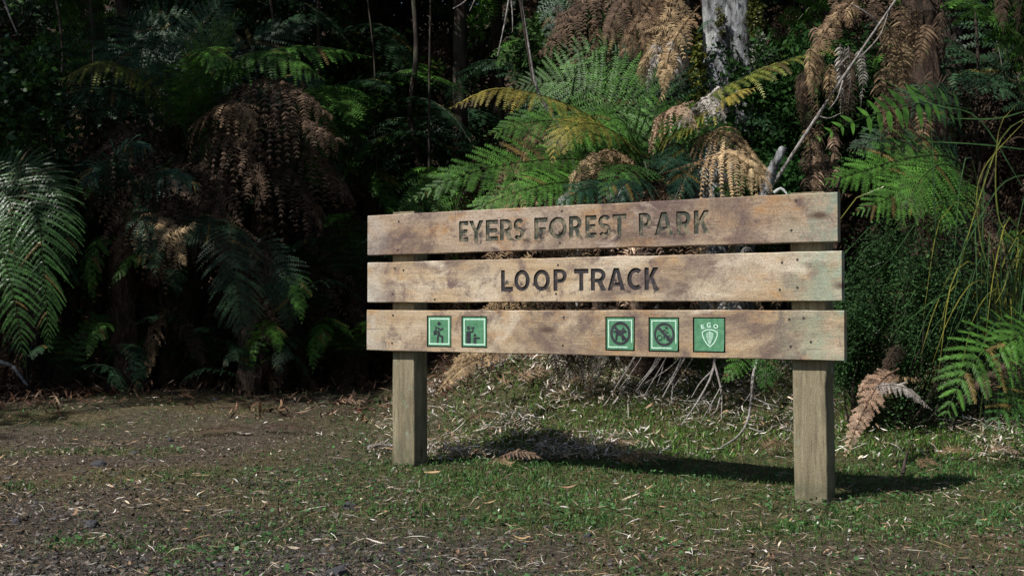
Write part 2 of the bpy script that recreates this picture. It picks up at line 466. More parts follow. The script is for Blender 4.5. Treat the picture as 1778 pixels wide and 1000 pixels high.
def carved_outline(ch, W):
    """heavy sign lettering, cap height 1, width W: outer outline and holes"""
    t = .215; h = t * .5
    def arc(cx, cy, rx, ry, a0, a1, n=12):
        return [(cx + rx * math.cos(R(a0 + (a1 - a0) * k / n)), cy + ry * math.sin(R(a0 + (a1 - a0) * k / n))) for k in range(n + 1)]
    def band(pts, w0=t):
        p = np.asarray(pts, float); tg = np.gradient(p, axis=0); tg /= np.linalg.norm(tg, axis=1)[:, None]
        nn = np.stack([-tg[:, 1], tg[:, 0]], -1) * w0 / 2
        return [tuple(q) for q in p + nn] + [tuple(q) for q in (p - nn)[::-1]]
    if ch == 'E': return [[(0, 0), (W, 0), (W, t), (t, t), (t, .5 - h), (W * .9, .5 - h), (W * .9, .5 + h * .9), (t, .5 + h * .9), (t, 1 - t), (W, 1 - t), (W, 1), (0, 1)]]
    if ch == 'F': return [[(0, 0), (t, 0), (t, .44 - h), (W * .88, .44 - h), (W * .88, .44 + h), (t, .44 + h), (t, 1 - t), (W, 1 - t), (W, 1), (0, 1)]]
    if ch == 'L': return [[(0, 0), (W, 0), (W, t), (t, t), (t, 1), (0, 1)]]
    if ch == 'T': return [[(W / 2 - h, 0), (W / 2 + h, 0), (W / 2 + h, 1 - t), (W, 1 - t), (W, 1), (0, 1), (0, 1 - t), (W / 2 - h, 1 - t)]]
    if ch == 'Y': return [[(W / 2 - h, 0), (W / 2 + h, 0), (W / 2 + h, .42), (W, 1), (W - 1.15 * t, 1), (W / 2, .60), (1.15 * t, 1), (0, 1), (W / 2 - h, .42)]]
    if ch == 'K': return [[(0, 0), (t, 0), (t, .34), (t + .10 * W, .46), (W - 1.25 * t, 0), (W, 0), (t + .30 * W, .60), (W * .97, 1), (W * .97 - 1.25 * t, 1), (t, .60), (t, 1), (0, 1)]]
    if ch == 'A':
        xi = lambda y: 1.12 * t + (W / 2 - 1.12 * t) * y / .86
        return [[(0, 0), (1.12 * t, 0), (xi(.19), .19), (W - xi(.19), .19), (W - 1.12 * t, 0), (W, 0), (W / 2 + .62 * t, 1), (W / 2 - .62 * t, 1)], [(xi(.36), .36), (W - xi(.36), .36), (W / 2, .80)]]
    if ch == 'O': return [arc(W / 2, .5, W / 2, .5, 0, 345, 23), arc(W / 2, .5, W / 2 - t, .5 - t * .92, 0, 345, 23)]
    if ch == 'P': return [[(0, 0), (t, 0), (t, .36)] + arc(W * .5, .68, W * .5, .32, -90, 90) + [(0, 1)], [(t, .36 + .82 * t)] + arc(W * .5, .68, W * .5 - t, .32 - .82 * t, -90, 90) + [(t, 1 - .82 * t)]]
    if ch == 'R': return [[(0, 0), (t, 0), (t, .36), (.42 * W, .36), (W - 1.25 * t, 0), (W, 0), (.74 * W, .41)] + arc(W * .46, .68, W * .50, .32, -55, 90) + [(0, 1)], [(t, .36 + .82 * t)] + arc(W * .46, .68, W * .50 - t, .32 - .82 * t, -90, 90) + [(t, 1 - .82 * t)]]
    if ch == 'S': return ['band', band(arc(W / 2, .696, W / 2 - h, .196, 28, 268, 18) + arc(W / 2, .304, W / 2 - h, .196, 88, -152, 18), t * .88)]
    if ch == 'C': return ['band', band([(W * .58 + (W * .58 - h) * math.cos(R(q)), .5 + (.5 - h * .95) * math.sin(R(q))) for q in np.linspace(50, 310, 26)], t * .98)]

def fit(ch, x0, x1, z0, z1, y0, y1, extrude=True):
    """carved letter whose box is x0..x1, z0..z1 in the plank's plane"""
    ols = carved_outline(ch, (x1 - x0) / (z1 - z0))
    if ols[0] == 'band':
        pl_ = np.array(ols[1]); n = len(pl_) // 2; A = pl_[:n]; B = pl_[n:][::-1]
        F = [(k, k + 1, n + k + 1, n + k) for k in range(n - 1)]
        v = np.vstack([A, B])
        a, b = v.min(0), v.max(0)
        P2 = np.stack([x0 + (v[:, 0] - a[0]) / (b[0] - a[0]) * (x1 - x0), z0 + (v[:, 1] - a[1]) / (b[1] - a[1]) * (z1 - z0)], -1)
        V = [(q[0], y0, q[1]) for q in P2]
        if extrude:
            m_ = 2 * n
            V += [(q[0], y1, q[1]) for q in P2]
            F += [tuple(m_ + k for k in f[::-1]) for f in F]
            for k in range(n - 1): F += [(k, m_ + k, m_ + k + 1, k + 1), (n + k + 1, m_ + n + k + 1, m_ + n + k, n + k)]
            F += [(0, n, m_ + n, m_), (n - 1, m_ + n - 1, m_ + 2 * n - 1, 2 * n - 1)]
        me = bpy.data.meshes.new('outline'); me.from_pydata(V, [], F); me.update()
        return me
    cu = bpy.data.curves.new('outline', 'CURVE'); cu.dimensions = '2D'; cu.fill_mode = 'BOTH'; cu.extrude = .5 if extrude else 0
    for ol in ols:
        sp = cu.splines.new('POLY'); sp.points.add(len(ol) - 1); sp.use_cyclic_u = True
        for q, pt in zip(sp.points, ol): q.co = (pt[0], pt[1], 0, 1)
    if not extrude: cu.fill_mode = 'BOTH'
    o = bpy.data.objects.new('outline', cu); COL.objects.link(o)
    dg = bpy.context.evaluated_depsgraph_get()
    me = bpy.data.meshes.new_from_object(o.evaluated_get(dg))
    bpy.data.objects.remove(o); bpy.data.curves.remove(cu)
    n = len(me.vertices); v = np.empty(n * 3, np.float32); me.vertices.foreach_get('co', v); v = v.reshape(-1, 3).astype(float)
    a, b = v.min(0), v.max(0)
    out = np.empty_like(v)
    out[:, 0] = x0 + (v[:, 0] - a[0]) / (b[0] - a[0]) * (x1 - x0)
    out[:, 2] = z0 + (v[:, 1] - a[1]) / (b[1] - a[1]) * (z1 - z0)
    if extrude: out[:, 1] = y1 + (v[:, 2] + .5) * (y0 - y1)
    else: out[:, 1] = y0
    me.vertices.foreach_set('co', out.astype(np.float32).ravel()); me.update()
    return me

import bmesh
def boxm(b, x0, x1, y0, y1, z0, z1):
    vs = [b.verts.new(p) for p in ((x0, y0, z0), (x1, y0, z0), (x1, y1, z0), (x0, y1, z0), (x0, y0, z1), (x1, y0, z1), (x1, y1, z1), (x0, y1, z1))]
    for f in ((0, 3, 2, 1), (4, 5, 6, 7), (0, 1, 5, 4), (1, 2, 6, 5), (2, 3, 7, 6), (3, 0, 4, 7)):
        b.faces.new([vs[q] for q in f])

def plank_mesh(x0, x1, z0, z1, th, mat, seed):
    """worn sawn plank: rounded section swept along x with slightly wandering edges"""
    rs = np.random.default_rng(seed)
    n = 46; u = np.linspace(x0, x1, n)
    bv = .0035
    prof = [(bv, 0), (z1 - z0 - bv, 0), (z1 - z0, bv), (z1 - z0, th - bv), (z1 - z0 - bv, th), (bv, th), (0, th - bv), (0, bv)]
    def wob(a):
        q = np.cumsum(rs.normal(0, 1, n)); q -= np.linspace(q[0], q[-1], n); q = q / (np.abs(q).max() + 1e-6)
        return a * q + rs.normal(0, a * .15, n)
    wt, wb = wob(.0022), wob(.0022)
    V = []
    for k in range(n):
        for (h, y) in prof:
            top = h > (z1 - z0) / 2
            zz = z0 + h + (wt[k] if top else wb[k])
            V.append((u[k], y, zz))
    F = []
    for k in range(n - 1):
        for q in range(8):
            r = (q + 1) % 8
            F.append((k * 8 + q, k * 8 + r, (k + 1) * 8 + r, (k + 1) * 8 + q))
    F.append(tuple(range(8))[::-1]); F.append(tuple((n - 1) * 8 + q for q in range(8)))
    me = bpy.data.meshes.new('plank'); me.from_pydata(V, [], F)
    me.materials.append(mat)
    bm = bmesh.new(); bm.from_mesh(me); bmesh.ops.recalc_face_normals(bm, faces=bm.faces); bm.to_mesh(me); bm.free()
    return me

def carve(me, cutters, mat2):
    o = bpy.data.objects.new('tmp', me); COL.objects.link(o)
    me.materials.append(mat2)
    bm = bmesh.new()
    for c_ in cutters:
        b1 = bmesh.new()
        if isinstance(c_, tuple): boxm(b1, *c_)
        else: b1.from_mesh(c_)
        bmesh.ops.remove_doubles(b1, verts=b1.verts, dist=1e-5)
        bmesh.ops.recalc_face_normals(b1, faces=b1.faces)
        if b1.calc_volume(signed=True) < 0: bmesh.ops.reverse_faces(b1, faces=b1.faces)
        t1 = bpy.data.meshes.new('t'); b1.to_mesh(t1); b1.free(); bm.from_mesh(t1); bpy.data.meshes.remove(t1)
    cm = bpy.data.meshes.new('cut'); bm.to_mesh(cm); bm.free()
    cm.materials.clear(); cm.materials.append(mat2)
    for p in cm.polygons: p.material_index = 0
    co = bpy.data.objects.new('cut', cm); COL.objects.link(co)
    md = o.modifiers.new('b', 'BOOLEAN'); md.operation = 'DIFFERENCE'; md.solver = 'EXACT'; md.object = co
    md.material_mode = 'TRANSFER'
    dg = bpy.context.evaluated_depsgraph_get()
    res = bpy.data.meshes.new_from_object(o.evaluated_get(dg))
    bpy.data.objects.remove(o); bpy.data.objects.remove(co)
    return res

TH = .036
L1 = [('E', .563, .617), ('Y', .620, .703), ('E', .716, .786), ('R', .796, .868), ('S', .872, .928), ('F', .984, 1.055), ('O', 1.062, 1.156), ('R', 1.168, 1.236),
      ('E', 1.252, 1.309), ('S', 1.318, 1.382), ('T', 1.389, 1.458), ('P', 1.519, 1.580), ('A', 1.594, 1.684), ('R', 1.698, 1.768), ('K', 1.780, 1.853)]
L2 = [('L', .802, .868), ('O', .875, .960), ('O', .979, 1.068), ('P', 1.086, 1.156), ('T', 1.194, 1.268), ('R', 1.280, 1.358), ('A', 1.364, 1.452), ('C', 1.462, 1.531), ('K', 1.546, 1.616)]
PL = [(.379, .512, .599, .7385), (.583, .718, .5996, .7375), (1.359, 1.4926, .599, .7375), (1.571, 1.7046, .5985, .736), (1.780, 1.916, .5995, .737)]
planks = []
for (x0, x1, z0, z1, lets, zz, mt, sd) in ((.004, 2.401, 1.043, 1.241, L1, (1.094, 1.193), M_LET1, 1), (.004, 2.417, .808, 1.0075, L2, (.858, .956), M_LET2, 2), (0, 2.426, .570, .771, None, None, M_REC, 3)):
    wm = wood_mat('weathered_plank_wood', False, sd * 1.7, (lets[0][1], lets[-1][2], zz[0] - .004, zz[0] + .045) if lets else None, ((.80, .77, .80), None, (.93, .92, .90))[sd - 1])
    me = plank_mesh(x0, x1, z0, z1, TH, wm, sd)
    cut = []
    if lets:
        for ch, a, b in lets:
            cut.append(fit(ch, a, b, zz[0], zz[1], .007, -.01))
    else:
        for a, b, c0, c1 in PL: cut.append((a - .006, b + .006, -.01, .009, c0 - .006, c1 + .005))
        cut.append((-.01, .055, -.01, .006, .6745, .6765)); cut.append((.055, .11, -.01, .004, .6768, .6780))
    me = carve(me, cut, mt)
    o = link('plank', me, sign); planks.append(o)
    o['label'] = ['top plank carved with faded green letters', 'middle plank carved with dark letters', 'bottom plank set with five green plaques'][sd - 1]
    if lets:
        for ch, a, b in lets:
            lm = fit(ch, a, b, zz[0], zz[1], .0062, .0062, extrude=False)
            lm.materials.clear(); lm.materials.append(mt)
            link('letter', lm, o)
# bolts and nail heads
def disc_mesh(r, th, n=10):
    b = bmesh.new(); bmesh.ops.create_cone(b, cap_ends=True, segments=n, radius1=r, radius2=r * .8, depth=th)
    me = bpy.data.meshes.new('nail'); b.to_mesh(me); b.free(); me.materials.append(M_NAIL)
    return me
nail = disc_mesh(.0062, .0035)
NL = [(0, [(.20, 1.205), (.195, 1.065), (2.23, 1.215), (2.21, 1.095), (1.13, 1.218), (1.12, 1.075)]),
      (1, [(.175, .975), (.165, .850), (.23, .965), (2.17, .965), (2.235, .976), (2.16, .855), (2.235, .863), (1.11, .975), (1.10, .845), (.42, .822)]),
      (2, [(.165, .745), (.16, .608), (2.20, .735), (2.26, .74), (2.205, .625), (2.29, .645), (1.14, .738), (1.135, .612)])]
for k, l_ in NL:
    for (u, z) in l_:
        o = link('nail', nail, planks[k], (u, .0002, z)); o.rotation_euler = (R(90), 0, 0)

# posts
def post_mesh(x0, x1, xb0, xb1, y0, y1, z0, z1, seed):
    rs = np.random.default_rng(seed); n = 26; V = []; F = []
    bv = .003
    for k in range(n):
        t = k / (n - 1); z = z0 + (z1 - z0) * t
        tt = max(0, min(1, (z - 0) / 1.25))
        a = xb0 + (x0 - xb0) * tt + rs.normal(0, .0006); b = xb1 + (x1 - xb1) * tt + rs.normal(0, .0006)
        if seed == 5 and .38 < z < .50: b -= .006 * math.sin((z - .38) / .12 * math.pi)
        for q in ((a + bv, y0), (b - bv, y0), (b, y0 + bv), (b, y1 - bv), (b - bv, y1), (a + bv, y1), (a, y1 - bv), (a, y0 + bv)): V.append((*q, z))
    for k in range(n - 1):
        for q in range(8):
            r = (q + 1) % 8; F.append((k * 8 + q, k * 8 + r, (k + 1) * 8 + r, (k + 1) * 8 + q))
    F.append(tuple(range(8))[::-1]); F.append(tuple((n - 1) * 8 + q for q in range(8)))
    me = bpy.data.meshes.new('post'); me.from_pydata(V, [], F); me.materials.append(wood_mat('rough_sawn_post_wood', True, seed))
    return me
o = link('post', post_mesh(.133, .266, .133, .268, TH + .001, TH + .112, -.15, 1.256, 4), sign)
o = link('post', post_mesh(2.19, 2.335, 2.205, 2.342, TH + .001, TH + .105, -.15, 1.250, 5), sign)

# plaques
def sym_add(acc, poly, lay):
    acc.append((np.asarray(poly, float), lay))
def flat_build(name, polys, mat, parent, w, h, y):
    V = []; F = []; k = 0
    for q, poly in enumerate(polys):
        kind, data = poly
        yy = y - .00012 * q
        if kind == 'poly':
            st = len(V)
            for (a, b) in data: V.append((a * w, yy, b * h))
            F.append(tuple(range(st, st + len(data))))
        else:   # ring or strip: two lists
            A, B, closed = data; st = len(V); n_ = len(A)
            for (a, b) in A: V.append((a * w, yy, b * h))
            for (a, b) in B: V.append((a * w, yy, b * h))
            for s in range(n_ if closed else n_ - 1):
                r = (s + 1) % n_; F.append((st + s, st + r, st + n_ + r, st + n_ + s))
    me = bpy.data.meshes.new(name); me.from_pydata(V, [], F); me.materials.append(mat)
    return link(name, me, parent)
def ell(cx, cy, rx, ry, n=16):
    return ('poly', [(cx + rx * math.cos(k * 2 * math.pi / n), cy + ry * math.sin(k * 2 * math.pi / n)) for k in range(n)])
def ringp(cx, cy, rx, ry, t, n=36, asp=1.0):
    A = [(cx + rx * math.cos(k * 2 * math.pi / n), cy + ry * math.sin(k * 2 * math.pi / n)) for k in range(n)]
    B = [(cx + (rx - t) * math.cos(k * 2 * math.pi / n), cy + (ry - t * asp) * math.sin(k * 2 * math.pi / n)) for k in range(n)]
    return ('ring', (A, B, True))
def rectp(x0, x1, y0, y1): return ('poly', [(x0, y0), (x1, y0), (x1, y1), (x0, y1)])
def stroke(pts, t, closed=False):
    p = np.asarray(pts, float)
    if closed: tg = np.roll(p, -1, 0) - np.roll(p, 1, 0)
    else: tg = np.gradient(p, axis=0)
    tg = nrm(tg); nn = np.stack([-tg[:, 1], tg[:, 0]], -1) * t / 2
    return ('ring', ([tuple(q) for q in p + nn], [tuple(q) for q in p - nn], closed))
def seg(a, b, t): return stroke([a, b], t)
def mapper(x0, y0, w, h):
    return lambda x, y: ((x - x0) / w, 1 - (y - y0) / h)
labels = ['narrow green plaque with hiker symbol', 'narrow green plaque with lookout symbol of adult and child', 'green plaque with crossed-out dog', 'green plaque with crossed-out cyclist', 'green plaque with white shield and fern emblem']
for k, (a, b, c0, c1) in enumerate(PL):
    w, h = b - a, c1 - c0
    pr = link('plaque', None, sign, (a, .0015, c0)); pr['label'] = labels[k]
    # board with a slightly lifted lower right corner on the last three
    n_ = 9; V = []; F = []
    for iy in range(n_):
        for ix in range(n_):
            u_, v_ = ix / (n_ - 1), iy / (n_ - 1)
            lift = -.006 * max(0, (u_ - v_) - .62) / .38 if k >= 2 else 0
            V.append((u_ * w, lift, v_ * h))
    for iy in range(n_ - 1):
        for ix in range(n_ - 1):
            q = iy * n_ + ix; F.append((q, q + 1, q + n_ + 1, q + n_))
    nv = len(V)
    V += [(x, y + .003, z) for x, y, z in V]
    F += [tuple(nv + q for q in f[::-1]) for f in F]
    rim = [ix for ix in range(n_)] + [iy * n_ + n_ - 1 for iy in range(1, n_)] + [(n_ - 1) * n_ + ix for ix in range(n_ - 2, -1, -1)] + [iy * n_ for iy in range(n_ - 2, 0, -1)]
    for q in range(len(rim)):
        r = rim[(q + 1) % len(rim)]; F.append((rim[q], rim[q] + nv, r + nv, r))
    me = bpy.data.meshes.new('board'); me.from_pydata(V, [], F); me.materials.append(M_PLQ)
    link('board', me, pr)
    if k < 4:
        i_, o_ = (.095, .045) if k < 2 else (.095, .055)
        A = [(o_, o_), (1 - o_, o_), (1 - o_, 1 - o_), (o_, 1 - o_)]; B = [(i_, i_), (1 - i_, i_), (1 - i_, 1 - i_), (i_, 1 - i_)]
        if k < 2: pass
        bo = flat_build('border', [('ring', (A, B, True))], M_MINT, pr, w, h, -.0007 if k < 2 else -.0013)
    S = []
    if k == 0:
        m_ = mapper(285, 125, 455, 587)
        S += [ell(*m_(510, 262), .075, .066), stroke([m_(478, 338), m_(545, 388), m_(598, 352)], .07),
              ('poly', [m_(475, 400), m_(515, 395), m_(530, 460), m_(520, 490), m_(475, 490)]),
              stroke([m_(492, 485), m_(582, 528), m_(576, 650)], .08), seg(m_(490, 515), m_(478, 650), .075),
              rectp(m_(437, 0)[0], m_(460, 0)[0], m_(0, 485)[1], m_(0, 310)[1]), rectp(m_(402, 0)[0], m_(432, 0)[0], m_(0, 488)[1], m_(0, 405)[1])]
    elif k == 1:
        m_ = mapper(985, 120, 475, 595)
        S += [ell(*m_(1105, 340), .075, .07), ('poly', [m_(1060, 655), m_(1150, 655), m_(1150, 405), m_(1075, 405), m_(1060, 425)]),
              stroke([m_(1140, 420), m_(1190, 418), m_(1192, 345)], .06), seg(m_(1158, 336), m_(1226, 330), .055),
              ell(*m_(1235, 482), .052, .05), rectp(m_(1207, 0)[0], m_(1262, 0)[0], m_(0, 655)[1], m_(0, 525)[1]), seg(m_(1262, 540), m_(1330, 540), .05)]
    elif k == 2:
        m_ = mapper(100, 95, 362, 417)
        S += [ringp(*m_(284, 298), .375, .372, .088), seg(m_(198, 203), m_(372, 395), .095),
              ('poly', [m_(190, 262), m_(215, 268), m_(232, 252), m_(300, 256), m_(325, 214), m_(338, 236), m_(375, 274), m_(352, 290), m_(325, 292), m_(322, 330), m_(225, 330), m_(225, 290), m_(192, 284)]),
              seg(m_(235, 322), m_(229, 388), .07), seg(m_(312, 322), m_(318, 392), .08)]
    elif k == 3:
        m_ = mapper(680, 97, 375, 428)
        S += [ringp(*m_(872, 310), .368, .368, .075), seg(m_(788, 214), m_(965, 398), .095), ringp(*m_(812, 355), .10, .09, .026, 20), ringp(*m_(935, 360), .10, .09, .026, 20),
              ell(*m_(902, 222), .043, .038), stroke([m_(848, 268), m_(880, 250), m_(905, 284), m_(928, 283)], .04), seg(m_(850, 290), m_(898, 325), .045), seg(m_(868, 325), m_(872, 366), .04)]
    if k < 4:
        flat_build('symbol', S, M_SYM, pr, w, h, -.0012)
    else:
        m_ = mapper(150, 120, 725, 800)
        sh = crom([m_(*q) for q in ((350, 455), (435, 408), (530, 394), (620, 408), (703, 455))], 12)[:-1]
        r_ = crom([m_(*q) for q in ((703, 455), (712, 520), (680, 620), (615, 735), (535, 808))], 12)[:-1]
        l_ = crom([m_(*q) for q in ((535, 808), (455, 735), (388, 620), (352, 520), (350, 455))], 12)[:-1]
        ol = np.vstack([sh, r_, l_])
        S = [stroke(ol, .036, True)]
        flat_build('shield_outline', S, M_MINT, pr, w, h, -.0012)
        S = [seg(m_(530, 432), m_(530, 765), .02)]
        for yy, hw in ((478, 88), (520, 84), (562, 76), (602, 66), (640, 55), (676, 44), (708, 32), (736, 20)):
            S.append(stroke([m_(530 - hw, yy + hw * .38), m_(530 - hw * .55, yy + hw * .02), m_(530, yy - hw * .34), m_(530 + hw * .55, yy + hw * .02), m_(530 + hw, yy + hw * .38)], .026))
        flat_build('fern_emblem', S, M_MINT, pr, w, h, -.0013)
        for ch, cx, cy, hh, ww, rot in (('E', 360, 328, 112, 78, 16), ('.', 440, 352, 22, 22, 0), ('G', 508, 285, 128, 100, 3), ('.', 584, 345, 22, 22, 0), ('O', 676, 315, 112, 118, -12), ('.', 726, 405, 22, 22, 0)):
            me, v = glyph(ch, 0, .04)
            v = v - (v.min(0) + v.max(0)) / 2; s_ = v.max(0) - v.min(0); s_ = np.where(s_ == 0, 1, s_)
            X_ = v[:, 0] / s_[0] * ww / 725 * w; Z_ = v[:, 1] / s_[1] * hh / 800 * h
            ca, sa = math.cos(R(rot)), math.sin(R(rot)); cc = m_(cx, cy)
            out = np.stack([cc[0] * w + X_ * ca - Z_ * sa, np.full(len(v), -.0016), cc[1] * h + X_ * sa + Z_ * ca], -1)
            me.vertices.foreach_set('co', out.astype(np.float32).ravel()); me.update(); me.materials.clear(); me.materials.append(M_MINT)
            link('letter' if ch != '.' else 'full_stop', me, pr)
print('sign done')
exec_marker = 1
# ------------------------------------------------------------------ fern fronds
PAL = dict(
    green=((.045, .115, .018), (.075, .19, .026)), olive=((.055, .105, .018), (.21, .20, .035)), yellow=((.10, .12, .02), (.36, .27, .055)),
    dark=((.020, .048, .021), (.034, .082, .036)), deep=((.014, .040, .024), (.024, .064, .038)), bright=((.026, .068, .016), (.046, .118, .026)),
    tan=((.20, .13, .07), (.44, .32, .18)), brown=((.070, .046, .032), (.155, .102, .068)), rust=((.115, .072, .043), (.26, .175, .105)),
    white=((.30, .27, .25), (.60, .54, .48)), pink=((.27, .17, .115), (.48, .34, .24)), umber=((.040, .028, .020), (.095, .064, .044)))
def frond(ctrl, w, n=26, K=14, pal='green', nh=(0, -.75, .65), droop=.15, stipe=.12, dead=False, seed=None, phi=(78, 42), peak=.75,
          pl=.56, curl=0.0, rr=.006, pang=62, wf=.80, gaps=0.0, stipe_col=None, fold=0.0):
    """bipinnate fern frond along ctrl (base to tip), returned as geometry parts"""
    rs = np.random.default_rng(seed if seed is not None else int(rng.integers(1 << 30)))
    M = 50
    C = crom(ctrl, M); T = nrm(np.gradient(C, axis=0))
    L = np.linalg.norm(np.diff(C, axis=0), axis=1).sum()
    nh = np.asarray(nh, float); B = nrm(np.cross(T, nh)); N = np.cross(B, T)
    c0, c1 = (np.array(q) for q in PAL[pal])
    tau = (np.arange(n) + .5) / n
    t = stipe + (1 - stipe) * tau ** .93
    prof = np.sin(np.pi * (.13 + .87 * tau) ** peak)
    fi = t * (M - 1); i0 = np.clip(fi.astype(int), 0, M - 2); fr = (fi - i0)[:, None]
    out = []
    sp = L * (1 - stipe) / n
    lerp = lambda A: A[i0] * (1 - fr) + A[i0 + 1] * fr
    p0, t0, b0, n0 = lerp(C), nrm(lerp(T)), nrm(lerp(B)), nrm(lerp(N))
    side = np.array([1., -1.])
    p0 = np.repeat(p0, 2, 0); t0 = np.repeat(t0, 2, 0); b0 = np.repeat(b0, 2, 0); n0 = np.repeat(n0, 2, 0)
    ta = np.repeat(tau, 2); sd = np.tile(side, n)
    p0 = p0 + t0 * (rs.random(2 * n) - .5)[:, None] * sp * .35
    Lp = np.repeat(prof, 2) * w * (1 + .10 * rs.normal(size=2 * n))
    Lp = np.maximum(Lp, w * .04)
    if not dead and not gaps: Lp = Lp * np.where(rs.random(2 * n) < .04, .5, 1)
    if gaps: Lp = Lp * np.where(rs.random(2 * n) < gaps, .35, 1)
    ph = np.radians(phi[0] + (phi[1] - phi[0]) * ta + rs.normal(0, 3 + 9 * dead, 2 * n))
    D = nrm(np.cos(ph)[:, None] * t0 + np.sin(ph)[:, None] * sd[:, None] * b0 + n0 * (fold + rs.normal(0, .05 + .2 * dead, 2 * n))[:, None])
    dn = np.array([0, 0, -1.])
    dr = droop * (1 + (.25 + .5 * dead) * rs.normal(size=2 * n))
    cf = .12 * (1 + .3 * rs.normal(size=2 * n))
    s = np.linspace(0, 1, K + 1)
    def axis_(sv):
        q = p0[:, None] + Lp[:, None, None] * (D[:, None] * sv[None, :, None] * (1 - .35 * np.clip(dr, 0, 1.2)[:, None, None] * sv[None, :, None])
             + dn[None, None] * (dr[:, None] * sv[None] ** 2)[..., None] + t0[:, None] * (cf[:, None] * sv[None] ** 2)[..., None])
        return q
    A = axis_(s)                                  # (2n, K+1, 3)
    dA = nrm(np.gradient(A, axis=1))
    col = c0 + (c1 - c0) * np.clip(ta[:, None] * .9 + rs.normal(0, .18, (2 * n, 1)), 0, 1.1)
    col = col * (1 + .16 * rs.normal(size=(2 * n, 1)))
    if pal in ('green', 'dark', 'olive', 'bright', 'deep'):
        old = rs.random(2 * n) < .05
        col[old] = np.array([.16, .12, .035]) * (.5 + .7 * rs.random((old.sum(), 1)))
        col = col * (.8 + .45 * rs.random())
    else: col = col * (.65 + .6 * rs.random())
    col = np.clip(col, .004, .9)
    # midribs
    wr = np.maximum(.0011, .012 * Lp)[:, None, None] * (1 - .8 * s)[None, :, None] * .5
    E = nrm(np.cross(n0[:, None] + 0 * dA, dA))
    V = np.stack([A + E * wr, A - E * wr], 2).reshape(-1, 3)
    base = (np.arange(2 * n)[:, None] * (K + 1) + np.arange(K)[None]) * 2
    base = base.ravel(); F = np.stack([base, base + 1, base + 3, base + 2], -1)
    out.append((V, F, np.repeat(col * .8, (K + 1) * 2, 0)))
    # pinnules
    sm = (np.arange(K) + .6) / (K + .3)
    Q = axis_(sm); dQ = nrm(np.gradient(Q, axis=1)) if K > 1 else np.repeat(D[:, None], K, 1)
    EQ = nrm(np.cross(np.broadcast_to(n0[:, None], dQ.shape), dQ)); NQ = np.cross(dQ, EQ)
    ln = pl * sp * (.25 + .95 * (1 - sm) ** .55)[None] * np.clip(Lp / (w * .5), .3, 1)[:, None]
    ln = ln * (1 + (.12 + .25 * dead) * rs.normal(size=ln.shape))
    wd = Lp[:, None] / K * wf * np.ones(K)[None]
    Vs = []; 
    for sgn in (1, -1):
        ps = np.radians(pang + rs.normal(0, 5 + 12 * dead, ln.shape))[..., None]
        d = np.cos(ps) * dQ + np.sin(ps) * sgn * EQ + NQ * rs.normal(-.12 * curl, .10 + .3 * dead, ln.shape)[..., None]
        d = nrm(d)
        b1 = Q - dQ * wd[..., None] * .5; b2 = Q + dQ * wd[..., None] * .42
        if curl > 0:
            m1 = Q + d * ln[..., None] * .62
            cv = -NQ * curl + dn * curl * .9 + dQ * .25
            tp = m1 + nrm(d * .35 + cv * .8) * ln[..., None] * .55
            q = np.stack([b1, b2, m1 + dQ * wd[..., None] * .34, m1 - dQ * wd[..., None] * .30, tp], 2)
            Vs.append((q.reshape(-1, 3), 5))
        else:
            tp = Q + d * ln[..., None] - NQ * (ln * .10)[..., None]
            q = np.stack([b1, b2, tp + dQ * wd[..., None] * .16, tp - dQ * wd[..., None] * .10], 2)
            Vs.append((q.reshape(-1, 3), 4))
    for V, k in Vs:
        m_ = len(V) // k; b_ = np.arange(m_) * k
        cj = np.repeat(np.repeat(col, K, 0) * (1 + .12 * rs.normal(size=(2 * n * K, 1))), k, 0)
        out.append((V, np.stack([b_, b_ + 1, b_ + 2, b_ + 3], -1), np.clip(cj, .003, .9)))
        if k == 5: out.append((V, np.stack([b_ + 3, b_ + 2, b_ + 4], -1), np.clip(cj, .003, .9)))
    sc_ = stipe_col if stipe_col is not None else (c0 * .5 + np.array([.02, .010, .005]))
    tb = tube(C, np.linspace(rr, rr * .18, M), 5, np.array(sc_), cap=False)
    return tb + out

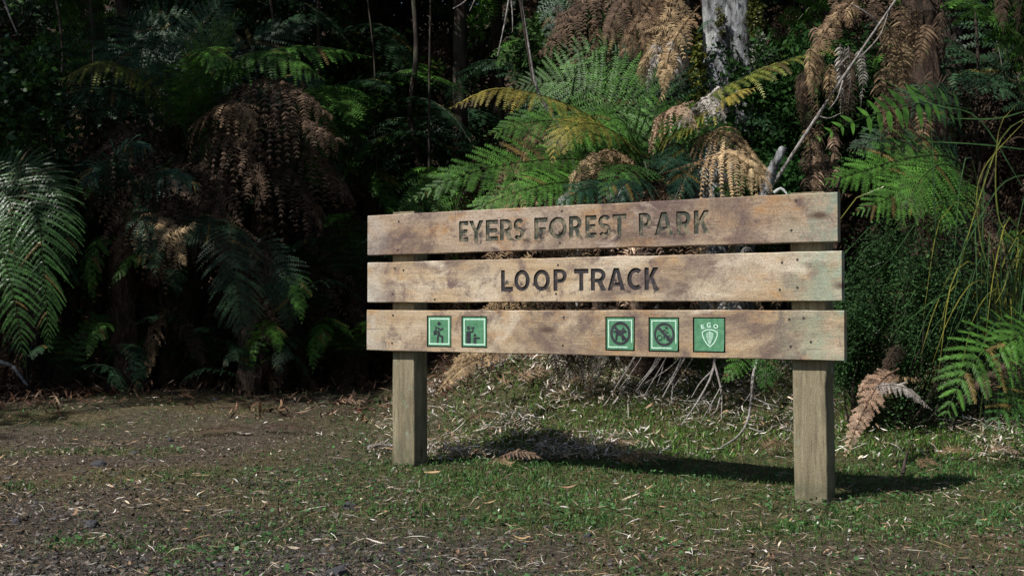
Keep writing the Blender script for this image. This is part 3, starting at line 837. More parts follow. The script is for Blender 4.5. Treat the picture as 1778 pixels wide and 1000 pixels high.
def leaflet_frond(ctrl, w, n=14, pal='green', nh=(0, -.9, .4), droop=.1, stipe=.1, rr=.004, phi=(75, 45), wide=.30, seed=None, curl=.0, peak=.75):
    """once-pinnate frond with whole leaflets (or one hanging dead pinna with curled leaflets)"""
    rs = np.random.default_rng(seed if seed is not None else int(rng.integers(1 << 30)))
    M = 40; C = crom(ctrl, M); T = nrm(np.gradient(C, axis=0)); B = nrm(np.cross(T, np.asarray(nh, float))); N = np.cross(B, T)
    c0, c1 = (np.array(q) for q in PAL[pal])
    tau = (np.arange(n) + .5) / n; t = stipe + (1 - stipe) * tau
    i0 = np.clip((t * (M - 1)).astype(int), 0, M - 2)
    V = []; F = []; Cc = []; vf = .55 + .65 * rs.random()
    for k in range(n):
        if curl and rs.random() < .08: continue
        for s in (1, -1):
            L = w * math.sin(math.pi * (.15 + .85 * tau[k]) ** peak) * (1 + (.08 + .16 * min(1, curl)) * rs.normal())
            ph = R(phi[0] + (phi[1] - phi[0]) * tau[k] + rs.normal(0, 4))
            D = math.cos(ph) * T[i0[k]] + math.sin(ph) * s * B[i0[k]] + N[i0[k]] * rs.normal(.03, .07 + curl * .15); D /= np.linalg.norm(D)
            E_ = np.cross(N[i0[k]], D)
            st = len(V)
            for (u, ww) in ((0, .25), (.22, 1), (.5, .85), (.8, .45), (1, 0.02)):
                q = C[i0[k]] + D * L * u * (1 - .3 * curl * u) + np.array([0, 0, -1]) * (droop + curl * .5) * L * u * u - N[i0[k]] * curl * L * .3 * u * u
                V.append(q + E_ * L * wide * ww * .5); V.append(q + N[i0[k]] * (-.12) * L * wide * ww * .5 * 0); V.append(q - E_ * L * wide * ww * .5)
            for a in range(4):
                F.append((st + a * 3, st + a * 3 + 1, st + a * 3 + 4, st + a * 3 + 3)); F.append((st + a * 3 + 1, st + a * 3 + 2, st + a * 3 + 5, st + a * 3 + 4))
            cc = (c0 + (c1 - c0) * min(1, max(0, rs.random()))) * (1 + .12 * rs.normal()) * (vf if curl else 1)
            Cc += [np.clip(cc, .003, .9)] * 15
    return tube(C, np.linspace(rr, rr * .25, M), 5, np.clip(c0 * .6 + .01, 0, 1), cap=False) + [(np.array(V), np.array(F), np.array(Cc))]

def W(pts): return [P(*q) for q in pts]
def matfor(pal):
    return M_DEAD if pal in ('tan', 'brown', 'rust', 'white', 'pink', 'umber') else (M_GLOSS if pal in ('bright', 'deep') else M_LEAF)
def trunk_parts(x, y, z1, r0, r1, lean=(0, 0), rough=.18, n=22, sides=14):
    z0 = g1(x, y) - .1
    t = np.linspace(0, 1, n)
    wob = np.cumsum(rng.normal(0, 1, (n, 2)), 0); wob -= np.outer(t, wob[-1]); wob *= .012
    p = np.stack([x + lean[0] * (1 - t) + wob[:, 0], y + lean[1] * (1 - t) + wob[:, 1], z0 + (z1 - z0) * t], -1)
    r = r0 + (r1 - r0) * t ** .7
    return tube(p, r, sides, (1, 1, 1), rough)
def fern_trunk(root, x, y, z1, r=.10, lean=(0, 0)):
    """shaggy trunk with the stubs of old stalks"""
    pr = trunk_parts(x, y, z1, r * 1.25, r * .8, lean, .3)
    z0 = g1(x, y)
    for k in range(46):
        a = rng.random() * 6.283; z = z0 + (z1 - z0) * rng.random() ** .8; rr_ = r * .85
        b = np.array([x + math.cos(a) * rr_ + lean[0] * (1 - (z - z0) / max(.1, z1 - z0)), y + math.sin(a) * rr_, z])
        e = b + np.array([math.cos(a) * .05, math.sin(a) * .05, .05 + .09 * rng.random()])
        pr += tube(np.array([b, (b + e) / 2 + [0, 0, -.01], e]), [.013, .009, .005], 4, (1, 1, 1), cap=False)
    return part('trunk', pr, M_RED, root)

def hero_fern(name, base, label, cat, specs, trunk_r=.1, group=None, top=None):
    """specs: (kind, px points base to tip, width, options)"""
    b = np.array(base, float)
    root = thing(name, (b[0], b[1], g1(b[0], b[1])), label, cat, group)
    if trunk_r: fern_trunk(root, b[0], b[1], b[2], trunk_r)
    for sp_ in specs:
        kind, pts, w = sp_[:3]; kw = dict(sp_[3]) if len(sp_) > 3 else {}
        pal = kw.get('pal', 'green')
        lab = kw.pop('label', None)
        pp = W(pts)
        if kind == 'F': g = frond(pp, w, **kw)
        elif kind == 'D':
            d = dict(dead=.4, curl=.9, droop=.9, pl=.75, K=12, n=16, gaps=.12); d.update(kw); g = frond(pp, w, **d)
        elif kind == 'S': g = leaflet_frond(pp, w, **kw)
        part('frond' if kind != 'D' and pal not in ('tan', 'brown', 'rust', 'white', 'pink', 'umber') else 'dead_frond', g, matfor(pal), root, label=lab)
    return root

def hang(x, y, ln, d, w=.055, pal='tan', n=22, lean=0, dd=0.0, wide=.20, curl=1.0):
    """a dead pinna hanging nearly straight down, leaflets curled either side"""
    sw = rng.normal(0, 4)
    return ('S', [(x, y, d), (x + lean * .4 + sw, y + ln * .5, d + dd), (x + lean, y + ln, d + dd)], w,
            dict(pal=pal, n=n, nh=(rng.normal(0, .35), -1, .1), phi=(85, 55), wide=wide, curl=curl, stipe=.03, rr=.003, peak=.6))

UP = (0, -.2, 1)
# --- the large fern right behind the sign, in sun
cd = 7.7
c_ = (1128, 318, cd)
specs = [
    ('F', [c_, (1085, 262, 7.6), (1035, 208, 7.4), (950, 168, 7.1), (860, 155, 6.95), (778, 188, 6.85)], .24, dict(pal='yellow', n=32, K=16, nh=(0, -.45, .9), droop=.42, stipe=.22, label='long frond turned yellow-orange at its tip')),
    ('F', [c_, (1098, 265, 7.4), (1062, 226, 7.1), (1010, 214, 6.9), (972, 240, 6.8), (958, 285, 6.75)], .21, dict(pal='yellow', n=24, K=14, nh=(0, -.7, .75), droop=.25, stipe=.34, label='short yellow frond bending down at its tip')),
    ('F', [c_, (1070, 292, 7.4), (1000, 276, 7.1), (900, 282, 6.9), (800, 305, 6.75), (706, 350, 6.7)], .25, dict(pal='green', n=34, K=16, nh=(0, -.85, .5), droop=.12, stipe=.16)),
    ('F', [c_, (1080, 250, 7.7), (1010, 214, 7.6), (930, 210, 7.5), (838, 236, 7.4)], .25, dict(pal='green', n=28, K=16, nh=(0, -.8, .6), droop=.12)),
    ('F', [c_, (1100, 230, 7.9), (1050, 170, 8.0), (980, 140, 8.1), (885, 152, 8.2)], .36, dict(pal='green', n=30, K=18, nh=(0, -.95, .3), droop=.05)),
    ('F', [c_, (1120, 225, 8.0), (1085, 140, 8.2), (1030, 95, 8.4), (955, 92, 8.5)], .42, dict(pal='green', n=30, K=18, nh=(0, -.95, .3), droop=.02)),
    ('F', [c_, (1140, 240, 8.0), (1140, 160, 8.2), (1110, 110, 8.4), (1050, 80, 8.6)], .36, dict(pal='dark', n=28, K=16, nh=(0, -.95, .3), droop=.02)),
    ('F', [c_, (1145, 255, 7.6), (1190, 190, 7.4), (1270, 145, 7.2), (1360, 106, 7.1), (1450, 82, 7.0)], .26, dict(pal='olive', n=32, K=16, nh=(0, -.4, .9), droop=.38, stipe=.12, label='long frond reaching right, olive and tan')),
    ('F', [c_, (1155, 250, 7.5), (1215, 200, 7.2), (1270, 165, 7.0), (1320, 150, 6.9)], .22, dict(pal='yellow', n=24, K=14, nh=(0, -.6, .8), droop=.35, stipe=.3)),
    ('F', [c_, (1060, 300, 7.5), (990, 305, 7.2), (920, 325, 7.0), (845, 372, 6.9)], .20, dict(pal='green', n=28, K=14, nh=(0, -.85, .5), droop=.25)),
    ('F', [c_, (1080, 310, 7.3), (1020, 316, 7.0), (960, 340, 6.8), (925, 372, 6.7)], .19, dict(pal='bright', n=24, K=12, nh=(0, -.75, .6), droop=.25, pl=.5)),
    ('F', [c_, (1110, 290, 7.3), (1090, 290, 6.9), (1060, 320, 6.7), (1040, 365, 6.6)], .20, dict(pal='bright', n=22, K=12, droop=.2)),
    ('F', [(1060, 345, 7.1), (1010, 318, 6.95), (940, 322, 6.8), (850, 352, 6.7), (800, 395, 6.65)], .20, dict(pal='green', n=28, K=14, nh=(0, -.75, .65), droop=.2)),
    ('F', [(1120, 345, 7.1), (1070, 325, 6.9), (1010, 330, 6.7), (960, 365, 6.65)], .17, dict(pal='deep', n=22, K=12, droop=.25)),
    ('F', [(1140, 340, 7.1), (1120, 312, 6.9), (1085, 320, 6.7), (1060, 375, 6.65)], .16, dict(pal='deep', n=20, K=12, droop=.25)),
    ('F', [c_, (1090, 285, 7.5), (1030, 262, 7.3), (960, 268, 7.2), (890, 300, 7.1)], .22, dict(pal='green', n=28, K=14, nh=(0, -.8, .6), droop=.15)),
    ('F', [c_, (1110, 270, 7.5), (1080, 235, 7.4), (1030, 240, 7.3), (1000, 300, 7.2)], .20, dict(pal='green', n=24, K=14, nh=(0, -.8, .6), droop=.2)),
    ('F', [c_, (1150, 265, 7.6), (1200, 225, 7.5), (1240, 235, 7.4), (1260, 290, 7.4)], .20, dict(pal='green', n=24, K=14, nh=(0, -.8, .6), droop=.3)),
    ('F', [c_, (1150, 262, 7.6), (1180, 250, 7.4), (1200, 290, 7.2), (1196, 352, 7.1)], .24, dict(pal='deep', n=28, K=14, nh=(.2, -1, .3), droop=.2, label='dark glossy drooping frond')),
    ('F', [c_, (1140, 280, 7.4), (1170, 275, 7.1), (1185, 310, 6.9), (1160, 370, 6.8)], .20, dict(pal='deep', n=24, K=12, nh=(.2, -1, .3), droop=.2)),
    ('F', [c_, (1120, 250, 7.8), (1160, 190, 7.9), (1230, 200, 8.0), (1290, 235, 8.1)], .26, dict(pal='green', n=26, K=14, nh=(0, -.8, .6), droop=.2)),
    ('F', [c_, (1100, 240, 7.6), (1070, 205, 7.4), (1020, 235, 7.2), (990, 262, 7.1)], .24, dict(pal='green', n=26, K=14, nh=(0, -.8, .6), droop=.2)),
    ('D', [c_, (1175, 262, 7.6), (1222, 235, 7.3), (1265, 238, 7.1), (1340, 305, 7.0)], .24, dict(pal='tan', n=13, K=20, nh=(0, -.9, .5), droop=1.0, stipe=.45, gaps=0, dead=.15, pl=.5, label='dead tan frond with pinnae hanging like ribs')),
    ('D', [c_, (1190, 300, 7.4), (1225, 275, 7.0), (1275, 270, 6.8), (1340, 322, 6.7)], .30, dict(pal='tan', n=13, K=22, nh=(0, -.9, .5), droop=1.1, stipe=.4, gaps=0, dead=.15, pl=.5)),
    ('D', [c_, (1165, 240, 7.4), (1200, 190, 7.1), (1235, 170, 7.0), (1262, 215, 6.95)], .12, dict(pal='white', n=14, K=10, stipe=.55, droop=.5, gaps=0, label='bleached curled frond tip')),
    ('D', [c_, (1100, 280, 7.3), (1060, 262, 7.0), (1010, 290, 6.85), (985, 340, 6.8)], .12, dict(pal='tan', n=18, K=10, stipe=.3)),
    ('D', [c_, (1130, 250, 7.5), (1150, 200, 7.3), (1185, 185, 7.1), (1215, 230, 7.0)], .12, dict(pal='pink', n=18, K=10, stipe=.3)),
    ('D', [c_, (1090, 300, 7.4), (1040, 296, 7.1), (1000, 310, 6.95), (960, 350, 6.9)], .10, dict(pal='rust', n=18, K=10, stipe=.3)),
    ('D', [c_, (1120, 330, 7.5), (1080, 340, 7.2), (1030, 360, 7.0), (960, 400, 6.9)], .22, dict(pal='tan', n=16)),
    ('D', [c_, (1100, 330, 7.3), (1050, 350, 7.0), (1010, 400, 6.9), (990, 470, 6.9)], .22, dict(pal='rust', n=16)),
    ('D', [c_, (1150, 340, 7.3), (1180, 360, 7.0), (1210, 420, 6.9), (1215, 500, 6.9)], .22, dict(pal='rust', n=16)),
    ('D', [c_, (1120, 340, 7.2), (1110, 380, 6.9), (1100, 450, 6.8), (1090, 560, 6.8)], .20, dict(pal='pink', n=16)),
    ('D', [c_, (1080, 330, 7.4), (1000, 380, 7.2), (960, 480, 7.1), (945, 590, 7.1)], .20, dict(pal='brown', n=16)),
    ('D', [c_, (1010, 370, 7.6), (900, 470, 7.4), (850, 570, 7.2), (760, 670, 7.0)], .15, dict(pal='tan', n=24, K=10, stipe=.45, droop=.4, label='tan dead frond trailing out below the sign')),
    ('D', [c_, (1150, 400, 7.4), (1160, 500, 7.3), (1150, 600, 7.2)], .20, dict(pal='brown', n=16)),
]
p_ = P(*c_)
hero_fern('tree_fern', (p_[0] + .02, p_[1], p_[2] - .03), 'large sunlit fern with green and yellow fronds behind the lettering of the sign', 'tree fern', specs, .10)

# --- fern with hanging brown frond columns, top right
cr_ = (1580, -60, 7.9)
specs = []
for k in range(30):
    x = 1528 + rng.random() * 86; y = -30 + 275 * rng.random() ** 1.2
    specs.append(hang(x, y, 70 + 80 * rng.random(), 7.35 + .45 * rng.random(), .062 + .012 * rng.random(), ['rust', 'tan', 'tan', 'rust'][k % 4], 26, lean=(1562 - x) * .3, wide=.15, curl=.6))
for (x, y, ln) in ((1610, 180, 200), (1622, 120, 170), (1600, 240, 150), (1560, 210, 120), (1548, 170, 140), (1640, 20, 90), (1745, -20, 80), (1768, -30, 90), (1530, 120, 140)):
    specs.append(hang(x, y, ln, 7.4, .06, 'brown' if x > 1600 else 'rust', 26, wide=.22))
for k in range(10):
    specs.append(hang(1478 + 14 * rng.normal(), 70 + 40 * rng.random(), 90 + 40 * rng.random(), 7.6, .05, ['white', 'brown', 'umber'][k % 3], 20, wide=.2))
for a in range(2):
    specs.append(('D', [(1585, -70, 7.9), (1560 - 30 * a + 60, -110, 7.6), (1470 + 60 * a, -40, 7.3), (1460 + 60 * a, 40, 7.2)], .22, dict(pal='brown', n=18)))
p_ = P(1600, -40, 8.1)
hero_fern('tree_fern', tuple(p_), 'tree fern draped in a column of hanging brown dead fronds, top right', 'tree fern', specs, .13)

# --- tan hanging fronds by the grey stump
def dead_bunch(label, cat, base_px, specs, trunk_r=0.0, name='dead_fern'):
    p_ = P(*base_px)
    return hero_fern(name, tuple(p_), label, cat, specs, trunk_r)
specs = [hang(1408 + 42 * rng.random(), 60 + 55 * rng.random(), 60 + 30 * rng.random(), 6.9 + .2 * rng.random(), .05, 'tan', 18, wide=.2) for k in range(9)]
specs += [hang(1458, 18, 50, 7.0, .04, 'tan', 14), hang(1486, 2, 45, 7.0, .04, 'tan', 14), hang(1415, 45, 60, 7.0, .04, 'pink', 14)]
specs += [('D', [(1510, -30, 7.3), (1480, 0, 7.2), (1445, 40, 7.0), (1405, 110, 6.9)], .10, dict(pal='rust', n=14))]
specs += [hang(1385 + 40 * rng.random(), 120 + 60 * rng.random(), 70 + 60 * rng.random(), 7.3, .05, ['umber', 'brown', 'rust'][k % 3], 18, wide=.2) for k in range(10)]
specs += [hang(1395 + 60 * rng.random(), 215 + 60 * rng.random(), 70 + 40 * rng.random(), 7.2, .05, ['brown', 'pink', 'umber', 'tan'][k % 4], 18, wide=.2) for k in range(14)]
p_ = P(1440, 330, 7.6)
hero_fern('dead_fern', tuple(p_), 'withered fern hanging in tan curls between the grey trunk and the leaning pale branch', 'dead fern', specs, .06)

specs = []
for (x, y, ln, pl_, d) in ((1085, -20, 120, 'brown', 7.9), (1110, -10, 100, 'rust', 7.8), (1135, 0, 90, 'brown', 7.9), (1150, -30, 110, 'brown', 8), (1095, 40, 70, 'rust', 7.8), (1120, 60, 60, 'tan', 7.7), (1010, 0, 70, 'brown', 8.2), (1030, 30, 80, 'rust', 8.2), (1040, -20, 90, 'brown', 8.2), (975, 20, 60, 'brown', 8.3)):
    specs.append(hang(x, y, ln, d, .07, pl_, 18, wide=.2))
for k in range(7): specs.append(hang(960 + 100 * rng.random(), -20 + 60 * rng.random(), 60, 8.3, .05, 'umber', 16, wide=.18))
specs += [('D', [(1130, -60, 8.2), (1100, -20, 7.9), (1070, 20, 7.7), (1050, 80, 7.6)], .20, dict(pal='brown', n=14, K=18, dead=.15, pl=.6)),
          ('D', [(1140, -50, 8.2), (1130, 0, 7.9), (1100, 50, 7.7), (1080, 100, 7.6)], .20, dict(pal='rust', n=14, K=18, dead=.15, pl=.6)),
          ('D', [(1150, -60, 8.2), (1165, 10, 7.9), (1150, 60, 7.7), (1120, 110, 7.6)], .2, dict(pal='tan', n=16, K=14)),
          ('D', [(1130, -60, 8.2), (1040, -20, 8.2), (970, 60, 8.2), (925, 100, 8.2)], .16, dict(pal='brown', n=16, K=12))]
for k in range(12):
    specs.append(hang(1140 + 46 * rng.random() - 20 * (k % 2), 28 + 100 * rng.random(), 45 + 25 * rng.random(), 7.2, .045, ['tan', 'white', 'tan'][k % 3], 13, lean=-12, wide=.24))
specs.append(('D', [(1215, 10, 7.5), (1190, 40, 7.3), (1165, 85, 7.2), (1150, 165, 7.1)], .09, dict(pal='tan', n=18, K=8)))
p_ = P(1135, -70, 8.4)
hero_fern('tree_fern', tuple(p_), 'tree fern with brown and pale dead fronds hanging left of the grey trunk', 'tree fern', specs, .10)

# --- once-pinnate frond and green fronds right of the sign
cR = (1640, 175, 7.2)
specs = [('S', [(1690, 190, 7.4), (1610, 178, 7.1), (1530, 195, 6.9), (1450, 225, 6.8), (1385, 262, 6.8)], .15, dict(pal='green', n=16, nh=(0, -1, .25), phi=(80, 50), wide=.34, label='frond of broad toothed leaflets')),
         ('F', [(1690, 190, 7.4), (1640, 160, 7.3), (1590, 170, 7.2), (1640, 205, 7.1), (1655, 216, 7.1)], .16, dict(pal='dark', n=20, K=10)),
         ('F', [(1690, 300, 7.3), (1640, 270, 7.1), (1560, 278, 6.9), (1490, 300, 6.8), (1425, 318, 6.75)], .24, dict(pal='green', n=30, K=16, nh=(0, -.9, .45), droop=.15)),
         ('F', [(1690, 330, 7.2), (1650, 310, 7.0), (1590, 322, 6.8), (1530, 350, 6.7), (1480, 372, 6.7)], .24, dict(pal='green', n=28, K=16, nh=(0, -.9, .45), droop=.2)),
         ('F', [(1690, 310, 7.2), (1640, 285, 7.0), (1600, 310, 6.8), (1580, 350, 6.7), (1560, 400, 6.7)], .24, dict(pal='green', n=28, K=14, droop=.25)),
         ('F', [(1690, 300, 7.4), (1620, 250, 7.4), (1540, 240, 7.4), (1470, 262, 7.4)], .22, dict(pal='dark', n=26, K=14)),
         ('F', [(1690, 310, 7.3), (1660, 330, 7.0), (1630, 370, 6.8), (1620, 420, 6.8)], .2, dict(pal='green', n=26, K=14)),
         ('D', [(1690, 320, 7.3), (1650, 330, 7.1), (1640, 380, 7.0), (1610, 470, 7.0)], .2, dict(pal='brown', n=14)),
         ('D', [(1690, 320, 7.3), (1700, 380, 7.1), (1730, 430, 7.0), (1760, 470, 7.0)], .2, dict(pal='brown', n=14)),
         ]
p_ = P(1695, 315, 7.4)
hero_fern('fern', tuple(p_), 'green fern with fine fronds and one broad-leafleted frond above the right end of the sign', 'fern', specs, .07)

# --- low fern at right edge
specs = [('F', [(1850, 690, 6.6), (1800, 600, 6.4), (1740, 592, 6.2), (1680, 640, 6.05), (1632, 740, 6.0)], .24, dict(pal='green', n=19, K=18, nh=(-.2, -.9, .5), droop=.15, stipe=.2, pl=.42, pang=45, wf=1.15)),
         ('F', [(1850, 690, 6.6), (1830, 600, 6.3), (1790, 575, 6.1), (1745, 600, 6.0), (1722, 655, 5.95)], .22, dict(pal='green', n=16, K=16, nh=(-.2, -.9, .5), droop=.15, stipe=.2, pl=.42, pang=45, wf=1.15)),
         ('F', [(1850, 690, 6.6), (1820, 680, 6.3), (1780, 690, 6.1), (1740, 720, 6.0), (1700, 760, 6.0)], .2, dict(pal='bright', n=16, K=14, droop=.15, pl=.34, pang=45, wf=1.15)),
         ('F', [(1850, 700, 6.6), (1830, 700, 6.3), (1800, 730, 6.1), (1770, 780, 6.0)], .2, dict(pal='green', n=20, K=12, droop=.15)),
         ('F', [(1850, 690, 6.6), (1850, 580, 6.3), (1820, 545, 6.1), (1770, 560, 6.0)], .22, dict(pal='green', n=20, K=12)),
         ('D', [(1850, 690, 6.6), (1800, 640, 6.5), (1740, 640, 6.4), (1660, 700, 6.4)], .14, dict(pal='umber', n=16))]
p_ = P(1850, 700, 6.6)
hero_fern('fern', tuple(p_), 'low glossy fern arching in from the right beside the litter', 'fern', specs, 0)

# cinnamon dead fronds on the ground beside the right post
specs = [('D', [(1560, 640, 6.5), (1530, 660, 6.3), (1500, 710, 6.15), (1462, 800, 6.0)], .075, dict(pal='pink', n=24, K=12, droop=.12, dead=.2, gaps=0, nh=(-.2, -1, .5))),
         ('D', [(1560, 640, 6.5), (1540, 655, 6.4), (1510, 660, 6.3), (1485, 690, 6.2)], .05, dict(pal='pink', n=14, K=8, droop=.2, dead=.2)),
         ('D', [(1490, 700, 6.35), (1520, 672, 6.25), (1568, 672, 6.15), (1618, 712, 6.1)], .05, dict(pal='white', n=26, K=8, droop=.5, gaps=0, dead=.2)),
         ('D', [(1500, 700, 6.5), (1530, 672, 6.5), (1560, 655, 6.5), (1600, 660, 6.5)], .04, dict(pal='tan', n=18, K=6, dead=.2)),
         ('D', [(1580, 600, 6.9), (1560, 600, 6.8), (1545, 620, 6.7), (1530, 660, 6.7)], .07, dict(pal='umber', n=12, K=8))]
p_ = P(1545, 740, 6.35)
hero_fern('dead_fern', tuple(p_), 'cinnamon and cream dead fronds curling on the ground beside the right post', 'dead fern', specs, 0)
# small green frond hanging beneath the sign by the right post
specs = [('F', [(1300, 600, 7.0), (1325, 612, 6.85), (1330, 640, 6.8), (1326, 688, 6.75)], .09, dict(pal='bright', n=14, K=6, nh=(0, -1, .1), droop=.1)),
         ('F', [(1300, 600, 7.0), (1290, 615, 6.9), (1275, 640, 6.8), (1250, 665, 6.8)], .08, dict(pal='green', n=12, K=6)),
         ('F', [(1300, 600, 7.0), (1315, 590, 6.9), (1345, 600, 6.8), (1365, 630, 6.8)], .08, dict(pal='green', n=12, K=6))]
p_ = P(1300, 640, 7.05)
hero_fern('fern', tuple(p_), 'small green fern hanging below the bottom plank near the right post', 'fern', specs, 0)

# --- left: glossy fern at left edge, partly sunlit
b_ = (-70, 330, 8.7)
nf = (.15, -1, .25)
specs = [('F', [b_, (10, 300, 8.5), (58, 358, 8.3), (74, 450, 8.2), (86, 612, 8.15)], .27, dict(pal='bright', n=40, K=20, nh=nf, droop=.22, stipe=.22, pl=.38, pang=45, wf=1.15, phi=(70, 35), label='long glossy drooping frond')),
         ('F', [b_, (30, 285, 8.6), (88, 322, 8.5), (112, 400, 8.4), (112, 490, 8.4)], .23, dict(pal='bright', n=34, K=18, nh=nf, droop=.2, stipe=.25, pl=.38, pang=45, wf=1.15, phi=(70, 35))),
         ('F', [b_, (-40, 330, 8.4), (0, 430, 8.2), (25, 520, 8.1), (44, 640, 8.1)], .26, dict(pal='bright', n=34, K=18, nh=nf, droop=.25, stipe=.2, pl=.38, pang=45, wf=1.15)),
         ('F', [b_, (-30, 300, 8.5), (15, 350, 8.3), (16, 430, 8.2), (5, 530, 8.2)], .24, dict(pal='bright', n=34, K=18, nh=nf, droop=.25, stipe=.2, pl=.38, pang=45, wf=1.15)),
         ('F', [b_, (-10, 285, 8.8), (60, 300, 8.8), (128, 350, 8.8)], .20, dict(pal='bright', n=28, K=16, nh=nf, droop=.2, stipe=.3, pl=.38, pang=45, wf=1.15)),
         ('D', [b_, (-20, 330, 8.9), (40, 450, 8.9), (60, 600, 8.9)], .25, dict(pal='umber', n=18))]
p_ = P(*b_)
hero_fern('tree_fern', tuple(p_), 'glossy fern with long drooping fronds at the left edge', 'tree fern', specs, .1)

# --- left centre: tree fern with wide crown and dead skirt
b_ = (328, 270, 9.9)
specs = []
for pts, w, pal, kw in [
    ([b_, (350, 190, 9.8), (400, 115, 9.6), (490, 82, 9.4), (570, 84, 9.3), (645, 98, 9.2)], .34, 'green', dict(nh=(0, -.45, .9), droop=.45)),
    ([b_, (345, 200, 9.7), (385, 120, 9.4), (450, 88, 9.2), (510, 105, 9.1), (565, 140, 9.0)], .32, 'green', dict(nh=(0, -.5, .85), droop=.5)),
    ([b_, (330, 180, 9.5), (345, 100, 9.1), (365, 84, 8.8), (375, 138, 8.6)], .34, 'green', dict(nh=(0, -.5, 1), droop=.25, phi=(70, 30))),
    ([b_, (315, 180, 9.8), (280, 120, 9.7), (210, 85, 9.6), (120, 62, 9.5)], .34, 'dark', dict(nh=(0, -.6, .8), droop=.4)),
    ([b_, (310, 170, 10), (270, 100, 10.1), (230, 50, 10.2), (210, 10, 10.2)], .46, 'dark', dict(nh=(0, -1, .2), droop=.05)),
    ([b_, (330, 150, 10.1), (310, 70, 10.3), (280, 30, 10.5), (230, 20, 10.7)], .46, 'dark', dict(nh=(0, -1, .2), droop=.05)),
    ([b_, (290, 190, 9.6), (230, 125, 9.3), (170, 110, 9.1), (90, 145, 9.0)], .30, 'olive', dict(nh=(0, -.6, .8), droop=.45)),
    ([b_, (280, 210, 9.6), (220, 165, 9.4), (160, 155, 9.2), (60, 175, 9.1)], .28, 'dark', dict(nh=(0, -.6, .8), droop=.4)),
    ([b_, (300, 160, 9.8), (240, 125, 9.7), (180, 118, 9.6)], .26, 'olive', dict(nh=(0, -.6, .8), droop=.3)),
    ([b_, (380, 190, 10), (450, 150, 10), (520, 140, 9.9), (600, 165, 9.9)], .30, 'dark', dict(droop=.4)),
    ([b_, (360, 180, 10.2), (420, 90, 10.4), (500, 40, 10.5), (580, 30, 10.6)], .36, 'dark', dict(droop=.2)),
    ([b_, (345, 160, 9.9), (350, 60, 9.9), (400, -20, 9.9)], .40, 'dark', dict(nh=(0, -1, .2))),
]:
    kw = dict(kw); kw.update(pal=pal, n=30, K=14, stipe=.2); specs.append(('F', pts, w, kw))
specs.append(('D', [b_, (335, 180, 9.7), (350, 100, 9.5), (385, 50, 9.4), (420, 18, 9.3)], .22, dict(pal='green', n=16, K=12, droop=-.1, dead=False, gaps=0, nh=(0, -1, .2), curl=.8, label='young frond still uncurling')))
for pts, w, pal in [([b_, (370, 190, 9.6), (440, 140, 9.3), (510, 155, 9.1), (580, 205, 9.0)], .34, 'brown'), ([b_, (370, 220, 9.6), (440, 195, 9.3), (520, 205, 9.1), (600, 250, 9.0)], .36, 'brown'),
                    ([b_, (350, 210, 9.5), (385, 180, 9.2), (420, 190, 9.0), (445, 240, 9.0)], .26, 'rust'), ([b_, (360, 240, 9.5), (400, 230, 9.2), (440, 280, 9.1), (450, 360, 9.1)], .3, 'brown'),
                    ([b_, (380, 260, 9.6), (450, 270, 9.4), (520, 320, 9.3), (560, 400, 9.3)], .34, 'umber'), ([b_, (280, 230, 9.5), (220, 220, 9.3), (170, 280, 9.2), (150, 380, 9.2)], .3, 'umber'),
                    ([b_, (290, 260, 9.5), (240, 290, 9.3), (220, 360, 9.2), (210, 470, 9.2)], .3, 'brown'), ([b_, (330, 290, 9.4), (330, 360, 9.2), (320, 460, 9.1)], .3, 'umber'),
                    ([b_, (360, 280, 9.4), (380, 360, 9.2), (390, 470, 9.2)], .3, 'brown'), ([b_, (390, 260, 9.8), (480, 240, 9.7), (560, 280, 9.6), (620, 360, 9.6)], .34, 'brown'),
                    ([b_, (310, 290, 9.4), (280, 380, 9.2), (270, 500, 9.2)], .3, 'brown')]:
    specs.append(('D', pts, w, dict(pal=pal, n=18, K=12, nh=(0, -.6, .8), stipe=.25)))
p_ = P(*b_)
hero_fern('tree_fern', tuple(p_), 'broad tree fern with spreading dark green crown over a skirt of brown dead fronds', 'tree fern', specs, .14)

# --- left middle low ferns
b_ = (300, 440, 9.4)
specs = [('F', [(430, 400, 9.3), (405, 390, 9.1), (400, 440, 8.95), (412, 510, 8.9), (428, 600, 8.9)], .26, dict(pal='dark', n=30, K=16, nh=nf, droop=.25, stipe=.12, label='hanging blue-green frond')),
         ('F', [(430, 400, 9.3), (390, 385, 9.2), (350, 392, 9.1), (295, 420, 9.0)], .2, dict(pal='dark', n=26, K=12, droop=.3)),
         ('F', [(430, 400, 9.3), (470, 440, 9.2), (500, 500, 9.1), (500, 580, 9.1)], .2, dict(pal='dark', n=26, K=12, nh=nf)),
         ('D', [(430, 400, 9.3), (450, 430, 9.2), (470, 500, 9.1), (470, 600, 9.1)], .2, dict(pal='umber', n=14))]
p_ = P(432, 405, 9.4)
hero_fern('tree_fern', tuple(p_), 'short fern with one hanging blue-green frond left of the sign', 'tree fern', specs, .09)
specs = [('F', [(215, 360, 9.3), (250, 310, 9.1), (300, 302, 8.95), (350, 330, 8.9)], .22, dict(pal='deep', n=26, K=12, droop=.5)),
         ('F', [(215, 360, 9.3), (200, 290, 9.1), (220, 255, 9.0), (270, 262, 8.9)], .24, dict(pal='deep', n=24, K=10, droop=.4)),
         ('F', [(215, 360, 9.3), (190, 300, 9.1), (165, 290, 9.0), (140, 330, 8.9)], .2, dict(pal='deep', n=24, K=10, droop=.4)),
         ('F', [(215, 360, 9.3), (240, 370, 9.1), (262, 420, 9.0), (270, 480, 8.9)], .16, dict(pal='dark', n=20, K=8)),
         ('D', [(215, 360, 9.3), (260, 380, 9.1), (300, 400, 9.0), (320, 460, 8.9)], .2, dict(pal='tan', n=12))]
p_ = P(215, 370, 9.4)
